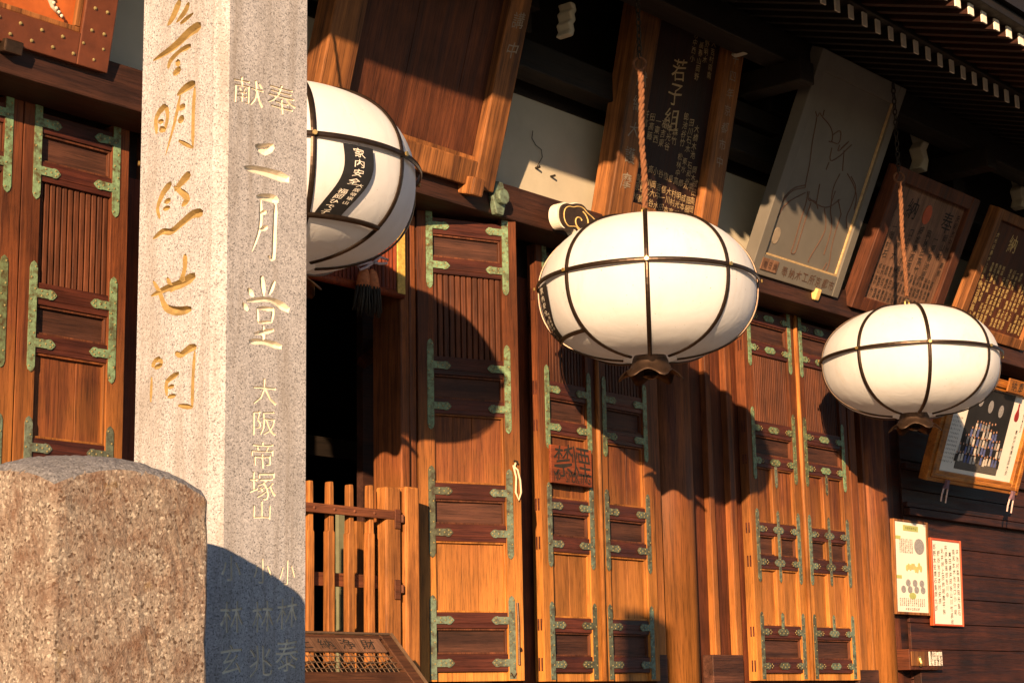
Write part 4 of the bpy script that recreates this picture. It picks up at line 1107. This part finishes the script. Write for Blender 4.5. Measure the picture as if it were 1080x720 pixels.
mb = MB(); mb.tube([(w_ * .25, h_ * .55, .02), (w_ * .25, h_ * .3, .03), (w_ * .22, h_ * .22, .03)], .014, 8); mb.disc((w_ * .25, h_ * .5), .03, .012, .02, 12); mb.build('latch', M['brass'], P)

# ------------------------------------------------------------------ no smoking board on the middle doors
x, z, w_, h_ = wall_rect(577, 620, 469, 509, 7.98)
P = frame('no_smoking_board', (x, 7.955, z - .0), (1, 0, 0), (0, 0, 1), 'wooden no smoking board with black characters nailed to the left leaf of the middle doors', 'sign')
mb = MB(); mb.box((0, 0, -.006), (w_, h_, .016)); mb.build('board', wood('sign_wood', (.15, .035, .014), (.26, .065, .022), 'x'), P, bevel=.004)
mb = MB(); put(mb, '禁', w_ * .30, h_ * .63, .21, .22, .019, res=2); put(mb, '煙', w_ * .72, h_ * .63, .21, .22, .019, res=2)
for i, ch in enumerate('No SMOKING'):
    if ch != ' ': put(mb, ch, w_ * (.1 + .088 * i), h_ * .2, .06, .10, .019, res=2)
mb.build('lettering', M['ink'], P)

# ------------------------------------------------------------------ cord on the half-open leaf
lm = Matrix(((math.cos(ang), 0, math.sin(ang) * 1, 0),)) if False else None
bpy.context.view_layer.update()
lw = l1.matrix_world
t = bpy.data.objects.new('rope_loop', None); COL.objects.link(t); t.location = lw @ Vector((.70, 1.42, .02))
tag(t, 'loop of pale cord hanging on the edge of the half-open door', 'cord')
mb = MB()
loop = [(0, 0, 0), (-.012, -.03, 0), (.012, -.05, .0), (.03, -.12, .0), (.035, -.2, .0), (.015, -.25, .0), (-.005, -.2, .0), (.0, -.1, .0), (-.02, -.02, .0)]
q3 = lw.to_3x3()
mb.tube([q3 @ Vector(p) for p in loop], .007, 6); mb.build('cord_loop', M['cord'], t, smooth=True)
mb = MB(); mb.tube([q3 @ Vector((0, .01, -.02)), q3 @ Vector((0, 0, .02))], .008, 6); mb.build('nail', M['chain'], t)

# ------------------------------------------------------------------ picket gate across the opening
YG = 7.80
a0 = at(436, 600, YG); GX = at(318, 600, YG).x - .62
gz = 1.56
P = frame('picket_gate', (GX, YG, gz), (1, 0, 0), (0, 0, 1), 'low orange wooden picket gate across the open doorway', 'gate')
def gl(px, py): p = at(px, py, YG); return p.x - GX, p.z - gz
pk = [gl(325.5, 505), gl(347, 507), gl(368, 509), gl(389, 511)]
dx = pk[1][0] - pk[0][0]
first = None
xs_ = [p[0] for p in pk]; xs_ = [xs_[0] - dx * 3, xs_[0] - dx * 2, xs_[0] - dx] + xs_
top = pk[0][1]
for xx in xs_:
    if first is None:
        mb = MB(); hw = .027
        mb.prism([(-hw, 0), (hw, 0), (hw, top - .30), (hw - .008, top - .29), (hw - .010, top - .035), (.014, top), (-.014, top), (-hw + .010, top - .035), (-hw + .008, top - .29), (-hw, top - .30)], -.022, .024)
        o = first = mb.build('picket', M['fence'], P, bevel=.005)
    else:
        o = first.copy(); COL.objects.link(o); o.parent = P
    o.location = (xx, random.uniform(-.01, .006), 0)
mb = MB(); p0 = gl(402, 513); p1 = gl(418, 513); mb.box((p0[0], 0, -.05), (p1[0] - .005, p0[1], .045)); mb.build('gate_post', M['fence'], P, bevel=.014)
mb = MB(); p2 = gl(421.5, 513); p3 = gl(436, 513); mb.box((p2[0], 0, -.06), (p3[0], p2[1], .055)); mb.build('gate_post', M['fence'], P, bevel=.016)
u0 = gl(330, 536)[1]; u1 = gl(330, 609)[1]
mb = MB(); mb.box((-.05, u0 - .028, .031), (p1[0] - .07, u0 + .028, .05)); 
for xx in xs_: mb.dome((xx, u0, .05), .012, .008)
mb.build('gate_rail', M['fence_rail'], P, bevel=.004)
mb = MB(); mb.box((-.05, u1 - .04, -.05), (p0[0] + .0, u1 + .04, -.031)); mb.build('gate_rail', M['fence_rail'], P, bevel=.004)
mb = MB(); q = gl(416, 548)
for py in (548, 622):
    q = gl(416, py); mb.box((q[0] - .05, q[1] - .06, .046), (q[0] - .0, q[1] + .06, .056)); mb.tube([(q[0] + .02, q[1] - .02, .05), (q[0] + .02, q[1] + .03, .05)], .012, 8)
mb.build('hinge', M['fence_rail'], P, bevel=.004)
# things inside, behind the gate
x, z, w_, h_ = wall_rect(355, 402, 540, 660, 8.55)
P = frame('folding_screen', (x, 8.55, 1.5), (1, 0, 0), (0, 0, 1), 'dull green folding screen standing inside behind the picket gate', 'screen')
hh = z + h_ - 1.5
for k in range(3):
    mb = MB(); mb.box((k * w_ / 3 + .006, 0, -.02 + .03 * (k % 2)), ((k + 1) * w_ / 3 - .006, hh - .05 * k, .01 + .03 * (k % 2))); mb.build('screen_panel', M['screen'] if k != 1 else M['fence'], P, bevel=.004)

# ------------------------------------------------------------------ offering box with sloping wire lid in front of the gate
YB = 7.42
tr = at(410, 672, YB); br = atX(446, 722, tr.x)
run = br - tr; ln = run.length
xl = tr.x - 1.9
P = frame('offering_box', (xl, br.y, br.z), (1, 0, 0), tuple((tr - br).normalized()), 'wooden offering box with sloping wire mesh lid below the picket gate', 'offering box')
W_ = tr.x - xl; Hh = ln
mb = MB(); border(mb, W_, Hh, .07, .085, .09, .03, -.03, .02); mb.build('lid_frame', M['mesh_wood'], P, bevel=.006)
mb = MB()
for i in range(48): mb.tube([(.07 + (W_ - .15) * i / 47, .03, .0), (.07 + (W_ - .15) * i / 47, Hh - .01, .0)], .0035, 4)
for j in range(7): mb.tube([(.05, .08 + (Hh - .1) * j / 6, .004), (W_ - .06, .08 + (Hh - .1) * j / 6, .004)], .0035, 4)
mb.build('wire_mesh', M['wire'], P)
mb = MB(); mb.tube([(W_ + .012, -.02, .02), (W_ + .012, Hh + .01, .02)], .011, 6); mb.tube([(.0, Hh + .012, .015), (W_, Hh + .012, .015)], .009, 6); mb.build('edge_rod', M['wire'], P)
mb = MB(); s0 = W_ - .85; mb.box((s0, Hh * .62, .012), (s0 + .72, Hh * .90, .028)); sg = mb.build('sign_board', M['panel_paper'], P, bevel=.004)
mb = MB()
for i, ch in enumerate('上納浄財'): put(mb, ch, s0 + .1 + i * .165, Hh * .76, .11, Hh * .2, .031, shear=.03)
mb.build('lettering', M['ink'], sg)
mb = MB(); v3 = P.matrix_world.inverted()
mb.box((xl, br.y + .03, 1.505), (tr.x, YB + .02, br.z - .05)); mb.v = [tuple(v3 @ Vector(p)) for p in mb.v]; mb.build('box_body', M['mesh_wood'], P)

# ------------------------------------------------------------------ red blind and tassel in the doorway
YV = 7.93
a = at(346, 285, YV); b = at(422, 311, YV); tz = 3.235 + E_
P = frame('hanging_blind', (a.x - .8, YV, b.z), (1, 0, 0), (0, 0, 1), 'red bamboo blind with gold border hanging across the top of the doorway', 'blind')
w_ = b.x - P.location.x; h_ = tz - b.z
mb = MB(); n = int(w_ / .035)
for i in range(n): mb.tube([(w_ * (i + .5) / n, 0.02, 0), (w_ * (i + .5) / n, h_, 0)], .0165, 6)
mb.build('blind_cloth', M['redcloth'], P)
mb = MB(); mb.box((w_ - .05, .0, .018), (w_ + .02, h_, .03)); mb.build('gold_border', M['goldcloth'], P, bevel=.003)
mb = MB(); mb.tube([(0, .0, 0), (w_ + .02, 0, 0)], .028, 10); mb.build('bottom_rod', M['redcloth'], P, smooth=True)
c = at(388, 283, 7.84)
t = bpy.data.objects.new('tassel', None); COL.objects.link(t); t.location = c
tag(t, 'orange tassel, its fringe coloured as if shaded, tied with a pink bow in front of the red blind', 'tassel')
mb = MB(); mb2 = MB()
for sx in (-.035, .035):
    mb.tube([(sx, 0, 0), (sx, 0, -.02), (sx * 1.1, 0, -.06), (sx * 1.25, 0, -.13)], [.012, .03, .04, .045], 10)
    for i in range(26):
        q = 2 * math.pi * i / 26; r0 = .042 * (1 if i % 2 else .6)
        x0, y0 = sx * 1.25 + r0 * math.cos(q), r0 * math.sin(q)
        mb2.tube([(x0, y0, -.12), (x0 * 1.12 + random.uniform(-.01, .01), y0 * 1.1, -.2), (x0 * 1.3 + random.uniform(-.015, .015), y0 * 1.2, -.29 + random.uniform(-.02, .02))], [.007, .006, .003], 5)
mb.build('tassel_head', M['tassel'], t, smooth=True); mb2.build('tassel_fringe', M['tasselshade'], t, smooth=True)
mb = MB()
for s_ in (1, -1):
    mb.tube([(0, -.05, .03), (s_ * .06, -.05, .075), (s_ * .13, -.05, .07), (s_ * .12, -.05, .045), (s_ * .05, -.05, .03), (0, -.05, .03)] if s_ > 0 else [(0, -.05, .03), (-.06, -.05, -.01), (-.12, -.05, -.04), (-.14, -.05, -.015), (-.06, -.05, .015), (0, -.05, .03)], .009, 6)
mb.tube([(0, 0, .0), (0, -.02, .04), (0, 0, .25)], .01, 6)
mb.build('bow', M['pink'], t, smooth=True)
